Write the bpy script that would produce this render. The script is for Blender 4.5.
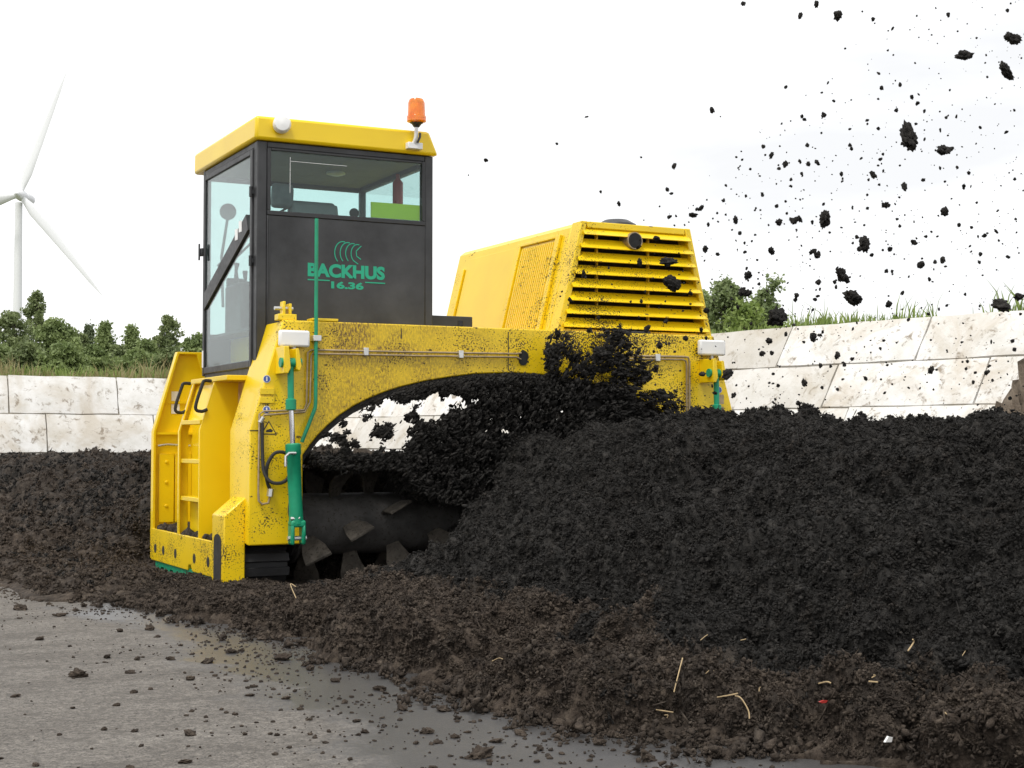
import bpy, bmesh, math, random
import numpy as np
from mathutils import Vector, Matrix
R = math.radians
random.seed(7); RNG = np.random.default_rng(11)
scn = bpy.context.scene
for o in list(bpy.data.objects): bpy.data.objects.remove(o)

# ------------------------------------------------------------------ camera
FPX, TH, PIT, CAMH = 1500.0, R(27), math.atan(56/1500.0), 1.32
cd = bpy.data.cameras.new('camera'); cam = bpy.data.objects.new('camera', cd)
scn.collection.objects.link(cam); scn.camera = cam
cam.location = (0, 0, CAMH); cam.rotation_euler = (math.pi/2 + PIT, 0, -TH)
cd.sensor_width = 36; cd.lens = 36*FPX/1024; cd.clip_start = 0.1; cd.clip_end = 3000
# ------------------------------------------------------------------ sky, sun, exposure
SUN_EL, SUN_AZ = R(60), R(-125)          # azimuth measured from +Y towards +X: sun stands behind and left
w = bpy.data.worlds.new('World'); scn.world = w; w.use_nodes = True
nt = w.node_tree; nt.nodes.clear()
def N(t, ty, **kw):
    n = t.nodes.new(ty)
    for k, v in kw.items(): setattr(n, k, v)
    return n
wo = N(nt, 'ShaderNodeOutputWorld'); bg = N(nt, 'ShaderNodeBackground'); bg.inputs['Strength'].default_value = 0.1
sky = N(nt, 'ShaderNodeTexSky', sky_type='NISHITA', sun_disc=False)
sky.sun_elevation = SUN_EL; sky.sun_rotation = SUN_AZ; sky.dust_density = 4.0; sky.air_density = 1.0
tc = N(nt, 'ShaderNodeTexCoord'); mp = N(nt, 'ShaderNodeMapping'); mp.inputs['Scale'].default_value = (1, 1, 4)
cn = N(nt, 'ShaderNodeTexNoise'); cn.inputs['Scale'].default_value = 2.2; cn.inputs['Detail'].default_value = 6
cr = N(nt, 'ShaderNodeValToRGB'); cr.color_ramp.elements[0].position = .30; cr.color_ramp.elements[1].position = .52
cr.color_ramp.elements[0].color = (7.1, 7.15, 7.25, 1); cr.color_ramp.elements[1].color = (9.6, 9.6, 9.6, 1)
mx = N(nt, 'ShaderNodeMix', data_type='RGBA'); mx.inputs['Factor'].default_value = .93
nt.links.new(tc.outputs['Generated'], mp.inputs['Vector']); nt.links.new(mp.outputs[0], cn.inputs['Vector'])
nt.links.new(cn.outputs['Fac'], cr.inputs[0]); nt.links.new(sky.outputs[0], mx.inputs['A'])
nt.links.new(cr.outputs[0], mx.inputs['B']); nt.links.new(mx.outputs['Result'], bg.inputs['Color'])
nt.links.new(bg.outputs[0], wo.inputs[0])
sl = bpy.data.lights.new('sun', 'SUN'); sl.energy = 1.5; sl.angle = R(12); sl.color = (1, .97, .92)
so = bpy.data.objects.new('sun', sl); scn.collection.objects.link(so)
sd = Vector((math.sin(SUN_AZ)*math.cos(SUN_EL), math.cos(SUN_AZ)*math.cos(SUN_EL), math.sin(SUN_EL)))
so.rotation_euler = sd.to_track_quat('Z', 'Y').to_euler(); so.location = (0, 0, 40)
scn.view_settings.view_transform = 'Standard'; scn.view_settings.look = 'None'
scn.view_settings.exposure = 0.5; scn.view_settings.gamma = 1

# ------------------------------------------------------------------ pixel helpers (directions only)
_f = np.array([math.sin(TH)*math.cos(PIT), math.cos(TH)*math.cos(PIT), math.sin(PIT)])
_r = np.array([math.cos(TH), -math.sin(TH), 0.]); _u = np.cross(_r, _f); _c = np.array([0, 0, CAMH])
def ray(x, y): return _f + _r*(x-512)/FPX + _u*(384-y)/FPX
def onY(x, y, Y): r = ray(x, y); return r*Y/r[1] + _c
def onX(x, y, X): r = ray(x, y); return r*X/r[0] + _c
def onZ(x, y, Z): r = ray(x, y); return r*(Z-CAMH)/r[2] + _c
def project(P):
    d = P - _c; k = d@_f
    return 512 + FPX*(d@_r)/k, 384 - FPX*(d@_u)/k
GZ = -0.08                                # ground level

# ------------------------------------------------------------------ numpy noise
def h2(ix, iy, s):
    n = (ix.astype(np.int64)*374761393 + iy.astype(np.int64)*668265263 + s*982451653) & 0xffffffff
    n = ((n ^ (n >> 13))*1274126177) & 0xffffffff
    return ((n ^ (n >> 16)) & 0xffffff)/float(0x1000000)
def vn(u, v, s):
    iu, iv = np.floor(u), np.floor(v); fu, fv = u-iu, v-iv
    fu = fu*fu*fu*(fu*(fu*6-15)+10); fv = fv*fv*fv*(fv*(fv*6-15)+10)
    a, b, c, d = h2(iu, iv, s), h2(iu+1, iv, s), h2(iu, iv+1, s), h2(iu+1, iv+1, s)
    return (a*(1-fu)+b*fu)*(1-fv) + (c*(1-fu)+d*fu)*fv - .5
def fbm(u, v, s, o=4, g=.5):
    t = 0; a = 1.
    for k in range(o): t = t + a*vn(u, v, s+k*17); u = u*2.03+13.1; v = v*2.03+7.7; a *= g
    return t
def clods(u, v, cell, s):
    """union of rounded lumps: 0 between them, up to about 1 on top of one"""
    uu, vv = u/cell, v/cell; iu, iv = np.floor(uu), np.floor(vv); best = np.zeros_like(uu)
    for a in (-1, 0, 1):
        for b in (-1, 0, 1):
            ju, jv = iu+a, iv+b
            cx, cy = ju + h2(ju, jv, s), jv + h2(ju, jv, s+5); rad = .45 + .5*h2(ju, jv, s+9)
            d2 = ((uu-cx)**2 + (vv-cy)**2)/(rad*rad)
            best = np.maximum(best, np.sqrt(np.clip(1-d2, 0, 1))*rad)
    return best
def smooth(a, b, x): t = np.clip((x-a)/(b-a), 0, 1); return t*t*(3-2*t)

# ------------------------------------------------------------------ materials
M = {}
def newmat(name):
    m = bpy.data.materials.new(name); m.use_nodes = True; t = m.node_tree
    b = t.nodes['Principled BSDF']; M[name] = m
    return m, t, b
def ramp(t, src, stops):
    r = N(t, 'ShaderNodeValToRGB'); e = r.color_ramp.elements
    while len(e) < len(stops): e.new(.5)
    for i, (p, c) in enumerate(stops): e[i].position = p; e[i].color = (c[0], c[1], c[2], 1) if hasattr(c, '__len__') else (c, c, c, 1)
    t.links.new(src, r.inputs[0]); return r.outputs[0]
def noise(t, scale, detail=5, rough=.55, vec=None, dist=0):
    n = N(t, 'ShaderNodeTexNoise'); n.inputs['Scale'].default_value = scale; n.inputs['Detail'].default_value = detail
    n.inputs['Roughness'].default_value = rough; n.inputs['Distortion'].default_value = dist
    if vec is None:
        g = N(t, 'ShaderNodeNewGeometry'); vec = g.outputs['Position']
    t.links.new(vec, n.inputs['Vector']); return n.outputs['Fac']
def mixc(t, fac, a, b):
    m = N(t, 'ShaderNodeMix', data_type='RGBA')
    for k, v in (('Factor', fac), ('A', a), ('B', b)):
        if isinstance(v, (int, float)): m.inputs[k].default_value = v
        elif isinstance(v, tuple): m.inputs[k].default_value = (*v, 1)
        else: t.links.new(v, m.inputs[k])
    return m.outputs['Result']
def math_(t, op, a, b=0.0, clamp=False):
    m = N(t, 'ShaderNodeMath', operation=op, use_clamp=clamp)
    for i, v in enumerate((a, b)):
        if isinstance(v, (int, float)): m.inputs[i].default_value = v
        else: t.links.new(v, m.inputs[i])
    return m.outputs[0]
def bump(t, b, h, strength, dist=.01):
    n = N(t, 'ShaderNodeBump'); n.inputs['Strength'].default_value = strength; n.inputs['Distance'].default_value = dist
    t.links.new(h, n.inputs['Height']); t.links.new(n.outputs[0], b.inputs['Normal'])
def plain(name, col, rough=.5, metal=0., var=.12, scale=8, bmp=0., dirt=0., dirtcol=(.03, .024, .018)):
    m, t, b = newmat(name)
    f = noise(t, scale, 5)
    lo = tuple(c*(1-var) for c in col); hi = tuple(min(1, c*(1+var)) for c in col)
    c = ramp(t, f, [(.3, lo), (.7, hi)])
    if dirt > 0:
        d = ramp(t, noise(t, 34, 7, .65), [(.62-dirt*.2, 0), (.66-dirt*.2, 1)])
        c = mixc(t, d, c, dirtcol)
    t.links.new(c, b.inputs['Base Color'])
    b.inputs['Roughness'].default_value = rough; b.inputs['Metallic'].default_value = metal
    t.links.new(ramp(t, noise(t, 20, 4), [(.3, rough*.85), (.7, min(1, rough*1.15))]), b.inputs['Roughness'])
    if bmp: bump(t, b, noise(t, scale*6, 4), bmp)
    return m
def yellow(name, dirt, film=False, splat=False):
    m, t, b = newmat(name)
    c = ramp(t, noise(t, 1.7, 3), [(.3, (.82, .555, .003)), (.7, (.89, .625, .004))])
    if film:      # dried mud film sprayed over the plate left of the tunnel mouth
        g = N(t, 'ShaderNodeNewGeometry'); s = N(t, 'ShaderNodeSeparateXYZ'); t.links.new(g.outputs['Position'], s.inputs[0])
        a = N(t, 'ShaderNodeMapRange'); a.inputs[1].default_value = 4.45; a.inputs[2].default_value = 5.0; t.links.new(s.outputs[0], a.inputs[0])
        e = N(t, 'ShaderNodeMapRange'); e.inputs[1].default_value = 7.2; e.inputs[2].default_value = 5.6; t.links.new(s.outputs[0], e.inputs[0])
        mask = math_(t, 'MULTIPLY', a.outputs[0], e.outputs[0])
        k = N(t, 'ShaderNodeMapping'); k.inputs['Scale'].default_value = (1, 1, .45); t.links.new(g.outputs['Position'], k.inputs[0])
        fine = math_(t, 'MULTIPLY', ramp(t, noise(t, 3.0, 5, .6), [(.38, .25), (.62, 1.0)]), 1.0)
        fine = math_(t, 'MULTIPLY', fine, ramp(t, noise(t, 55, 5, .75, vec=k.outputs[0]), [(.42, 0), (.56, .95)]))
        c = mixc(t, math_(t, 'MULTIPLY', mask, fine), c, (.085, .045, .010))
        c = mixc(t, math_(t, 'MULTIPLY', mask, .22), c, (.30, .15, .015))
    big = noise(t, 2.3, 3)
    sp = noise(t, 62, 4, .6)
    d = math_(t, 'ADD', math_(t, 'MULTIPLY', big, .35), math_(t, 'MULTIPLY', sp, .65))
    if splat:      # heavier towards the mouth where the compost flies out
        g3 = N(t, 'ShaderNodeNewGeometry'); dd = N(t, 'ShaderNodeVectorMath', operation='DISTANCE'); dd.inputs[1].default_value = (7.7, 13.5, 2.3); t.links.new(g3.outputs['Position'], dd.inputs[0])
        near = N(t, 'ShaderNodeMapRange'); near.inputs[1].default_value = 1.9; near.inputs[2].default_value = .2; near.inputs[4].default_value = .085; t.links.new(dd.outputs['Value'], near.inputs[0])
        d = math_(t, 'ADD', d, near.outputs[0])
    d = ramp(t, d, [(.70-dirt*.2, 0), (.735-dirt*.2, 1)])
    if splat:
        k2 = N(t, 'ShaderNodeMapping'); k2.inputs['Rotation'].default_value = (0, R(35), 0); k2.inputs['Scale'].default_value = (1, 1, 2.2)
        g2 = N(t, 'ShaderNodeNewGeometry'); t.links.new(g2.outputs['Position'], k2.inputs[0])
        d2 = ramp(t, noise(t, 6.5, 6, .6, vec=k2.outputs[0]), [(.655, 0), (.69, .9)]); d = math_(t, 'MAXIMUM', d, d2)
    c = mixc(t, d, c, (.035, .022, .012))
    t.links.new(c, b.inputs['Base Color'])
    rr = mixc(t, d, (.36, .36, .36), (.9, .9, .9)); t.links.new(rr, b.inputs['Roughness'])
    b.inputs['Coat Weight'].default_value = .15
    bump(t, b, d, .25, .004)
    return m
yellow('yellow_clean', .1); yellow('yellow_body', .5); yellow('yellow_face', .66, True, True); yellow('yellow_hood', .46, False, True); yellow('yellow_sill', .72)
plain('cab_grey', (.034, .035, .037), .5, 0, .5, 2.3)
plain('cab_trim', (.025, .026, .028), .5, 0, .1, 4)
plain('cab_lining', (.20, .21, .21), .8, 0, .1, 3)
plain('green_paint', (.006, .27, .135), .4, 0, .15, 10, dirt=-.25)
plain('green_print', (.012, .34, .205), .5, 0, .05, 6)
plain('white_plate', (.82, .82, .80), .4, 0, .04, 5)
plain('chrome', (.75, .75, .76), .15, 1.0, .03, 10)
plain('steel', (.42, .41, .39), .42, .7, .2, 20)
plain('pipe_brown', (.40, .31, .19), .45, .5, .25, 16)
plain('rubber', (.018, .018, .019), .7, 0, .3, 20, .3)
plain('hose', (.022, .021, .020), .6, 0, .4, 60, .5)
plain('dark_void', (.012, .012, .012), .9, 0, .2, 6)
plain('dirt_and_shade_black', (.022, .020, .018), .95, 0, .35, 9, .6)  # dirt-black parts; also the painted-in shade of the sill holes and oval slot
plain('rotor_steel', (.055, .052, .049), .75, .1, .5, 4, .5, dirt=.2)
plain('paddle_steel', (.065, .056, .045), .9, .05, .45, 9, .6, dirt=.3)
plain('blue_sticker', (.06, .12, .42), .4, 0, .05, 5)
plain('black_print', (.02, .02, .02), .5, 0, .05, 5)
plain('silver', (.6, .6, .58), .3, .8, .1, 9)
plain('lime', (.42, .60, .02), .5, 0, .04, 6)
plain('red_paint', (.36, .03, .025), .4, 0, .1, 6)
plain('seat_fabric', (.16, .17, .175), .9, 0, .2, 9)
plain('bark', (.10, .085, .065), .9, 0, .3, 4, .5)
plain('straw', (.42, .31, .17), .8, 0, .2, 20)
plain('turbine_white', (.74, .75, .76), .5, 0, .02, .1)
m, t, b = newmat('amber'); b.inputs['Base Color'].default_value = (.95, .24, .01, 1); b.inputs['Roughness'].default_value = .15
b.inputs['Transmission Weight'].default_value = .45; b.inputs['Coat Weight'].default_value = .4
t.links.new(ramp(t, noise(t, 9, 2), [(.3, (.9, .20, .005)), (.7, (1, .33, .02))]), b.inputs['Base Color'])
m, t, b = newmat('glass')
tr = N(t, 'ShaderNodeBsdfTransparent'); tr.inputs[0].default_value = (.82, .915, .905, 1)
gl = N(t, 'ShaderNodeBsdfGlossy'); gl.inputs['Roughness'].default_value = .02
fr = N(t, 'ShaderNodeFresnel')
gg = N(t, 'ShaderNodeNewGeometry'); t.links.new(math_(t, 'SUBTRACT', 1.45, math_(t, 'MULTIPLY', gg.outputs['Backfacing'], 1.45-1/1.45)), fr.inputs[0])
ms = N(t, 'ShaderNodeMixShader'); t.links.new(fr.outputs[0], ms.inputs[0]); t.links.new(tr.outputs[0], ms.inputs[1]); t.links.new(gl.outputs[0], ms.inputs[2])
t.links.new(ms.outputs[0], t.nodes['Material Output'].inputs[0])
# compost: black when fresh, browner in the loose toe (per-point amount 'brown')
m, t, b = newmat('compost')
at = N(t, 'ShaderNodeAttribute', attribute_name='brown')
n1 = noise(t, 14, 6, .65); n2 = noise(t, 60, 6, .7); n3 = noise(t, 3.1, 4)
blk = ramp(t, math_(t, 'ADD', math_(t, 'MULTIPLY', n1, .5), math_(t, 'MULTIPLY', noise(t, 38, 5, .7), .5)), [(.36, (.008, .0076, .0068)), (.5, (.024, .0224, .0205)), (.64, (.056, .0515, .046))])
brn = ramp(t, n1, [(.28, (.024, .018, .014)), (.5, (.068, .052, .040)), (.72, (.145, .115, .088))])
k = math_(t, 'ADD', at.outputs['Fac'], math_(t, 'MULTIPLY', math_(t, 'SUBTRACT', n3, .5), 1.1), True)
k = math_(t, 'MULTIPLY', k, math_(t, 'GREATER_THAN', at.outputs['Fac'], .01))
t.links.new(mixc(t, k, blk, brn), b.inputs['Base Color']); b.inputs['Roughness'].default_value = .92
b.inputs['Specular IOR Level'].default_value = .25
bump(t, b, math_(t, 'ADD', math_(t, 'MULTIPLY', n1, .6), n2), 1.0, .022)
# asphalt, worn pale, wet and dark along the heap
m, t, b = newmat('asphalt')
g = N(t, 'ShaderNodeNewGeometry'); s = N(t, 'ShaderNodeSeparateXYZ'); t.links.new(g.outputs['Position'], s.inputs[0])
mpn = N(t, 'ShaderNodeMapping'); mpn.inputs['Rotation'].default_value = (0, 0, R(20)); mpn.inputs['Scale'].default_value = (.5, 2.2, 1); t.links.new(g.outputs['Position'], mpn.inputs[0])
st = noise(t, 1.3, 6, .6, vec=mpn.outputs[0]); gr = noise(t, 90, 3, .7); md = noise(t, 7, 5, .6)
base = ramp(t, st, [(.3, (.092, .082, .071)), (.55, (.135, .122, .107)), (.75, (.178, .163, .144))])
sp = ramp(t, math_(t, 'ADD', math_(t, 'MULTIPLY', gr, .5), math_(t, 'MULTIPLY', noise(t, 24, 5, .75), .5)), [(.36, .15), (.5, .95), (.64, 1.9)])
mu = N(t, 'ShaderNodeMix', data_type='RGBA', blend_type='MULTIPLY'); mu.inputs['Factor'].default_value = 1.0
t.links.new(base, mu.inputs['A']); t.links.new(sp, mu.inputs['B'])
stain = ramp(t, md, [(.5, 0), (.68, .75)])
c = mixc(t, stain, mu.outputs['Result'], (.075, .067, .058))
wet = math_(t, 'ADD', s.outputs[0], math_(t, 'MULTIPLY', math_(t, 'SUBTRACT', noise(t, .7, 7, .62), .5), 2.6))
wf = N(t, 'ShaderNodeMapRange'); wf.inputs[1].default_value = 2.35; wf.inputs[2].default_value = 2.7; t.links.new(wet, wf.inputs[0])
c = mixc(t, math_(t, 'MULTIPLY', wf.outputs[0], .82), c, (.055, .055, .057))
t.links.new(c, b.inputs['Base Color'])
t.links.new(mixc(t, wf.outputs[0], (.9, .9, .9), (.30, .30, .30)), b.inputs['Roughness'])
bump(t, b, gr, .6, .006)
# concrete blocks
m, t, b = newmat('concrete')
oi = N(t, 'ShaderNodeObjectInfo')
c = ramp(t, noise(t, 2.2, 6, .65), [(.3, (.60, .585, .54)), (.55, (.73, .72, .695)), (.75, (.80, .795, .78))])
stn = ramp(t, noise(t, .8, 7, .65, dist=.8), [(.47, 0), (.64, .6)])
c = mixc(t, stn, c, (.46, .39, .29))
c = mixc(t, ramp(t, noise(t, 5.5, 6, .7, dist=.5), [(.56, 0), (.66, .85)]), c, (.22, .175, .125))
dk = ramp(t, oi.outputs['Random'], [(.6, 0), (.95, .55)])
c = mixc(t, dk, c, (.40, .365, .30))
t.links.new(c, b.inputs['Base Color']); b.inputs['Roughness'].default_value = .9
bump(t, b, noise(t, 12, 7, .7), .5, .02)
m, t, b = newmat('joint'); t.links.new(ramp(t, noise(t, 5, 5), [(.3, (.34, .31, .25)), (.7, (.50, .46, .39))]), b.inputs['Base Color']); b.inputs['Roughness'].default_value = .95
m, t, b = newmat('earth'); t.links.new(ramp(t, noise(t, 3, 6), [(.3, (.16, .12, .085)), (.7, (.42, .34, .26))]), b.inputs['Base Color']); b.inputs['Roughness'].default_value = .95; bump(t, b, noise(t, 6, 8, .75), 1.0, .25)
m, t, b = newmat('meadow'); t.links.new(ramp(t, noise(t, 1.5, 6), [(.3, (.05, .075, .02)), (.7, (.16, .17, .06))]), b.inputs['Base Color']); b.inputs['Roughness'].default_value = .95
def leafmat(name, lo, hi, sc=1.2):
    m, t, b = newmat(name); c = ramp(t, noise(t, sc, 4), [(.3, lo), (.7, hi)])
    t.links.new(c, b.inputs['Base Color']); b.inputs['Roughness'].default_value = .6
    tl = N(t, 'ShaderNodeBsdfTranslucent'); t.links.new(c, tl.inputs[0]); ms = N(t, 'ShaderNodeMixShader'); ms.inputs[0].default_value = .35
    t.links.new(b.outputs[0], ms.inputs[1]); t.links.new(tl.outputs[0], ms.inputs[2]); t.links.new(ms.outputs[0], t.nodes['Material Output'].inputs[0])
leafmat('leaf_dark', (.125, .165, .065), (.26, .31, .13)); leafmat('leaf_mid', (.15, .205, .07), (.31, .38, .15))
leafmat('leaf_conifer', (.09, .12, .06), (.17, .21, .105)); leafmat('leaf_pale', (.13, .18, .065), (.27, .33, .14), 3)
leafmat('grass_green', (.15, .22, .045), (.30, .38, .11), 4); leafmat('grass_dry', (.22, .19, .075), (.38, .33, .17), 3)

# ------------------------------------------------------------------ mesh helpers
COL = scn.collection
def spl(P, k=5):
    P = [Vector(p) for p in P]; o = []
    for i in range(len(P)-1):
        a, b_, c_, d_ = P[max(i-1, 0)], P[i], P[i+1], P[min(i+2, len(P)-1)]
        for j in range(k):
            t_ = j/k; o.append(.5*((2*b_) + (c_-a)*t_ + (2*a-5*b_+4*c_-d_)*t_*t_ + (3*b_-a-3*c_+d_)*t_**3))
    return o + [P[-1]]
class MB:
    def __init__(s): s.v = []; s.f = []
    def add(s, vs, fs):
        n = len(s.v); s.v += [tuple(map(float, p)) for p in vs]; s.f += [tuple(i+n for i in f) for f in fs]; return s
    def box(s, x0, x1, y0, y1, z0, z1):
        return s.add([(x0,y0,z0),(x1,y0,z0),(x1,y1,z0),(x0,y1,z0),(x0,y0,z1),(x1,y0,z1),(x1,y1,z1),(x0,y1,z1)],
                     [(0,3,2,1),(4,5,6,7),(0,1,5,4),(1,2,6,5),(2,3,7,6),(3,0,4,7)])
    def prism(s, poly, a, b, axis='y'):
        n = len(poly)
        P = (lambda p, q: (p[0], q, p[1])) if axis == 'y' else ((lambda p, q: (q, p[0], p[1])) if axis == 'x' else (lambda p, q: (p[0], p[1], q)))
        vs = [P(p, a) for p in poly] + [P(p, b) for p in poly]
        return s.add(vs, [tuple(range(n)), tuple(range(2*n-1, n-1, -1))] + [(i, i+n, (i+1) % n + n, (i+1) % n) for i in range(n)])
    def cyl(s, p, q, r0, r1=None, seg=14, cap=True):
        r1 = r0 if r1 is None else r1; p = Vector(p); q = Vector(q); d = (q-p).normalized()
        a = d.orthogonal().normalized(); c = d.cross(a); vs = []
        for P, r in ((p, r0), (q, r1)):
            vs += [P + a*(r*math.cos(2*math.pi*i/seg)) + c*(r*math.sin(2*math.pi*i/seg)) for i in range(seg)]
        fs = [(i, (i+1) % seg, (i+1) % seg+seg, i+seg) for i in range(seg)]
        if cap: fs += [tuple(range(seg-1, -1, -1)), tuple(range(seg, 2*seg))]
        return s.add(vs, fs)
    def tube(s, path, r, seg=8):
        path = [Vector(p) for p in path]; n = len(path); vs = []; fs = []; up = None
        for i, p in enumerate(path):
            d = (path[min(i+1, n-1)] - path[max(i-1, 0)]).normalized()
            up = d.orthogonal().normalized() if up is None else (up - d*up.dot(d)).normalized()
            c = d.cross(up); rr = r[i] if hasattr(r, '__len__') else r
            vs += [p + up*(rr*math.cos(2*math.pi*k/seg)) + c*(rr*math.sin(2*math.pi*k/seg)) for k in range(seg)]
        for i in range(n-1):
            fs += [(i*seg+k, i*seg+(k+1) % seg, (i+1)*seg+(k+1) % seg, (i+1)*seg+k) for k in range(seg)]
        fs += [tuple(range(seg-1, -1, -1)), tuple(range((n-1)*seg, n*seg))]
        return s.add(vs, fs)
    def lathe(s, prof, c, ax=(0, 0, 1), seg=20):
        c = Vector(c); d = Vector(ax).normalized(); a = d.orthogonal().normalized(); e = d.cross(a); vs = []; fs = []
        for r, h in prof: vs += [c + d*h + a*(r*math.cos(2*math.pi*i/seg)) + e*(r*math.sin(2*math.pi*i/seg)) for i in range(seg)]
        for j in range(len(prof)-1): fs += [(j*seg+i, j*seg+(i+1) % seg, (j+1)*seg+(i+1) % seg, (j+1)*seg+i) for i in range(seg)]
        fs += [tuple(range(seg-1, -1, -1)), tuple(range((len(prof)-1)*seg, len(prof)*seg))]
        return s.add(vs, fs)
    def xf(s, mat): s.v = [tuple(mat @ Vector(p)) for p in s.v]; return s
    def mesh(s, name, mat, origin=(0, 0, 0), smooth=35):
        me = bpy.data.meshes.new(name)
        me.from_pydata([(p[0]-origin[0], p[1]-origin[1], p[2]-origin[2]) for p in s.v], [], s.f)
        bm = bmesh.new(); bm.from_mesh(me); bmesh.ops.recalc_face_normals(bm, faces=bm.faces[:]); bm.to_mesh(me); bm.free()
        if smooth:
            me.polygons.foreach_set('use_smooth', [True]*len(me.polygons)); me.set_sharp_from_angle(angle=R(smooth))
        if mat: me.materials.append(M[mat])
        return me
def link(name, me, parent=None, loc=None):
    o = bpy.data.objects.new(name, me); COL.objects.link(o)
    if parent is not None: o.parent = parent
    if loc is not None: o.location = loc
    return o
def tag(o, label=None, cat=None, group=None, kind=None):
    for k, v in (('label', label), ('category', cat), ('group', group), ('kind', kind)):
        if v: o[k] = v
    return o
def empty(name, loc): return link(name, None, None, loc)
ORG = (0, 0, 0)
def part(name, mb, mat, parent, bevel=0., label=None):
    """a part of the thing whose base is ORG; parent may be the thing or one of its parts"""
    o = link(name, mb.mesh(name, mat, ORG), parent)
    if bevel:
        b = o.modifiers.new('bevel', 'BEVEL'); b.width = bevel; b.segments = 2; b.limit_method = 'ANGLE'; b.angle_limit = R(40)
    if label: o['label'] = label
    return o
def npmesh(name, V, F, mat, smooth=True, brown=None):
    me = bpy.data.meshes.new(name); k = F.shape[1]
    me.vertices.add(len(V)); me.vertices.foreach_set('co', np.ascontiguousarray(V, dtype=np.float32).ravel())
    me.loops.add(F.size); me.loops.foreach_set('vertex_index', np.ascontiguousarray(F, dtype=np.int32).ravel())
    me.polygons.add(len(F)); me.polygons.foreach_set('loop_start', np.arange(0, F.size, k, dtype=np.int32))
    if smooth: me.polygons.foreach_set('use_smooth', np.ones(len(F), dtype=bool))
    me.update(calc_edges=True)
    if brown is not None:
        a = me.attributes.new('brown', 'FLOAT', 'POINT'); a.data.foreach_set('value', np.ascontiguousarray(brown, dtype=np.float32))
    me.materials.append(M[mat]); return me

# ================================================================== SETTING
gm = MB().add([(-600, -200, GZ), (900, -200, GZ), (900, 1500, GZ), (-600, 1500, GZ)], [(0, 1, 2, 3)])
tag(link('ground', gm.mesh('ground', 'asphalt')), kind='structure')

# ---- the windrow -----------------------------------------------------------
def toe_x(Y): return np.interp(Y, [2, 4, 5.27, 6.5, 7.64, 9, 10.8, 12.9, 14.7, 16], [5.2, 4.5, 4.05, 3.62, 3.52, 3.47, 3.36, 2.98, 2.25, 2.1]) + .13*fbm(Y*1.4, Y*0+3.3, 5, 3)
def flank_x(Y): return 4.5 + .75*smooth(6, 3.4, Y) + 1.25*smooth(10.6, 13.2, Y)
def turned(X, Y, rough=True):
    """fresh heap behind the machine: loose toe, then a steep flank to a rounded ridge"""
    tx = toe_x(Y); fx = flank_x(Y)
    tx = tx + (.40*fbm(X*2.2+Y*2.7, Y*2.2, 15, 4, .55) if rough else 0)
    toe = (.20*smooth(tx, tx+.40, X) + .10*smooth(tx+.3, tx+1.1, X)*(1-smooth(10.5, 12, Y)))*(1-.68*smooth(11.0, 12.6, Y))*(1-.85*smooth(11.9, 12.7, Y)*smooth(4.25, 4.6, X)*(1-smooth(6.2, 7, X)))*(1-smooth(10.2, 11.2, X))
    ridge = 1.19 + .24*smooth(9.2, 12.6, Y) + .09*fbm(Y*.9, Y*0+1.7, 31, 3)
    t = np.clip((X-fx)/(7.0-fx+.55*0), 0, 1.0)
    up = np.clip((X-fx)*(.66 + .55*smooth(11, 13.2, Y)), 0, 9)
    s = ridge; a = up - s
    main = .5*(up + s - np.sqrt(a*a + .02))                 # soft minimum: rounded ridge
    down = np.clip((10.3-X)*.72, 0, 9); a = down - main; main = .5*(down + main - np.sqrt(a*a + .03))
    main = np.clip(main, 0, 9)
    main = main*(1-smooth(13.35, 14.1, Y + .25*(X-7)))
    return np.maximum(toe, 0) + np.maximum(main - .15*(main > 0), 0)
def build_heap(name, xs, ys, hfun, brownfun, amp, seed):
    X, Y = np.meshgrid(xs, ys); H = hfun(X, Y); Hs = hfun(X, Y, False)
    dx = np.gradient(Hs, axis=1)/np.gradient(X, axis=1); dy = np.gradient(Hs, axis=0)/np.gradient(Y, axis=0)
    nrm = np.sqrt(1+dx*dx+dy*dy); nx, ny, nz = -dx/nrm, -dy/nrm, 1/nrm
    u = X + .35*H; v = Y + .2*H
    wu = u + .06*fbm(u*6, v*6, seed, 3) + .014*fbm(u*26, v*26, seed+31, 3, .5); wv = v + .06*fbm(u*6+40, v*6, seed+3, 3) + .014*fbm(u*26+9, v*26, seed+33, 3, .5)
    B = brownfun(X, Y, H)
    big = amp(X, Y)
    msk = .35 + 1.3*smooth(-.25, .3, fbm(u*1.1, v*1.1, seed+21, 3))
    d = big*(.17*fbm(u*1.3, v*1.3, seed+7, 3) + .07*(clods(wu+7, wv, .62, seed+41)-.42) + .13*(clods(wu, wv, .36, seed+1)-.42) + .145*msk*(clods(wu+3, wv, .20, seed+2)-.45)
         + .11*(clods(wu, wv+5, .11, seed+3)-.42)) + .036*(clods(wu+1, wv+2, .055, seed+4)-.42) + .03*fbm(u*20, v*20, seed+8, 4, .6)
    d = (d + .02)*smooth(-.02, .12, H) - .05*(H < .010)
    P = np.stack([X+nx*d, Y+ny*d, GZ + H + nz*d], -1).reshape(-1, 3)
    ny_, nx_ = X.shape; i = np.arange(nx_-1)[None, :] + nx_*np.arange(ny_-1)[:, None]
    F = np.stack([i, i+1, i+nx_+1, i+nx_], -1).reshape(-1, 4)
    keep = (H.reshape(-1)[F] > .004).any(1); F = F[keep]
    used = np.unique(F); remap = np.full(len(P), -1); remap[used] = np.arange(len(used))
    return npmesh(name, P[used], remap[F], 'compost', True, B.reshape(-1)[used]), (X, Y, P.reshape(ny_, nx_, 3), H, B)
def grad(a, b, s0, s1):
    o = [a]; 
    while o[-1] < b: f = (o[-1]-a)/(b-a); o.append(o[-1] + s0 + (s1-s0)*f)
    return np.array(o)
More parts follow.
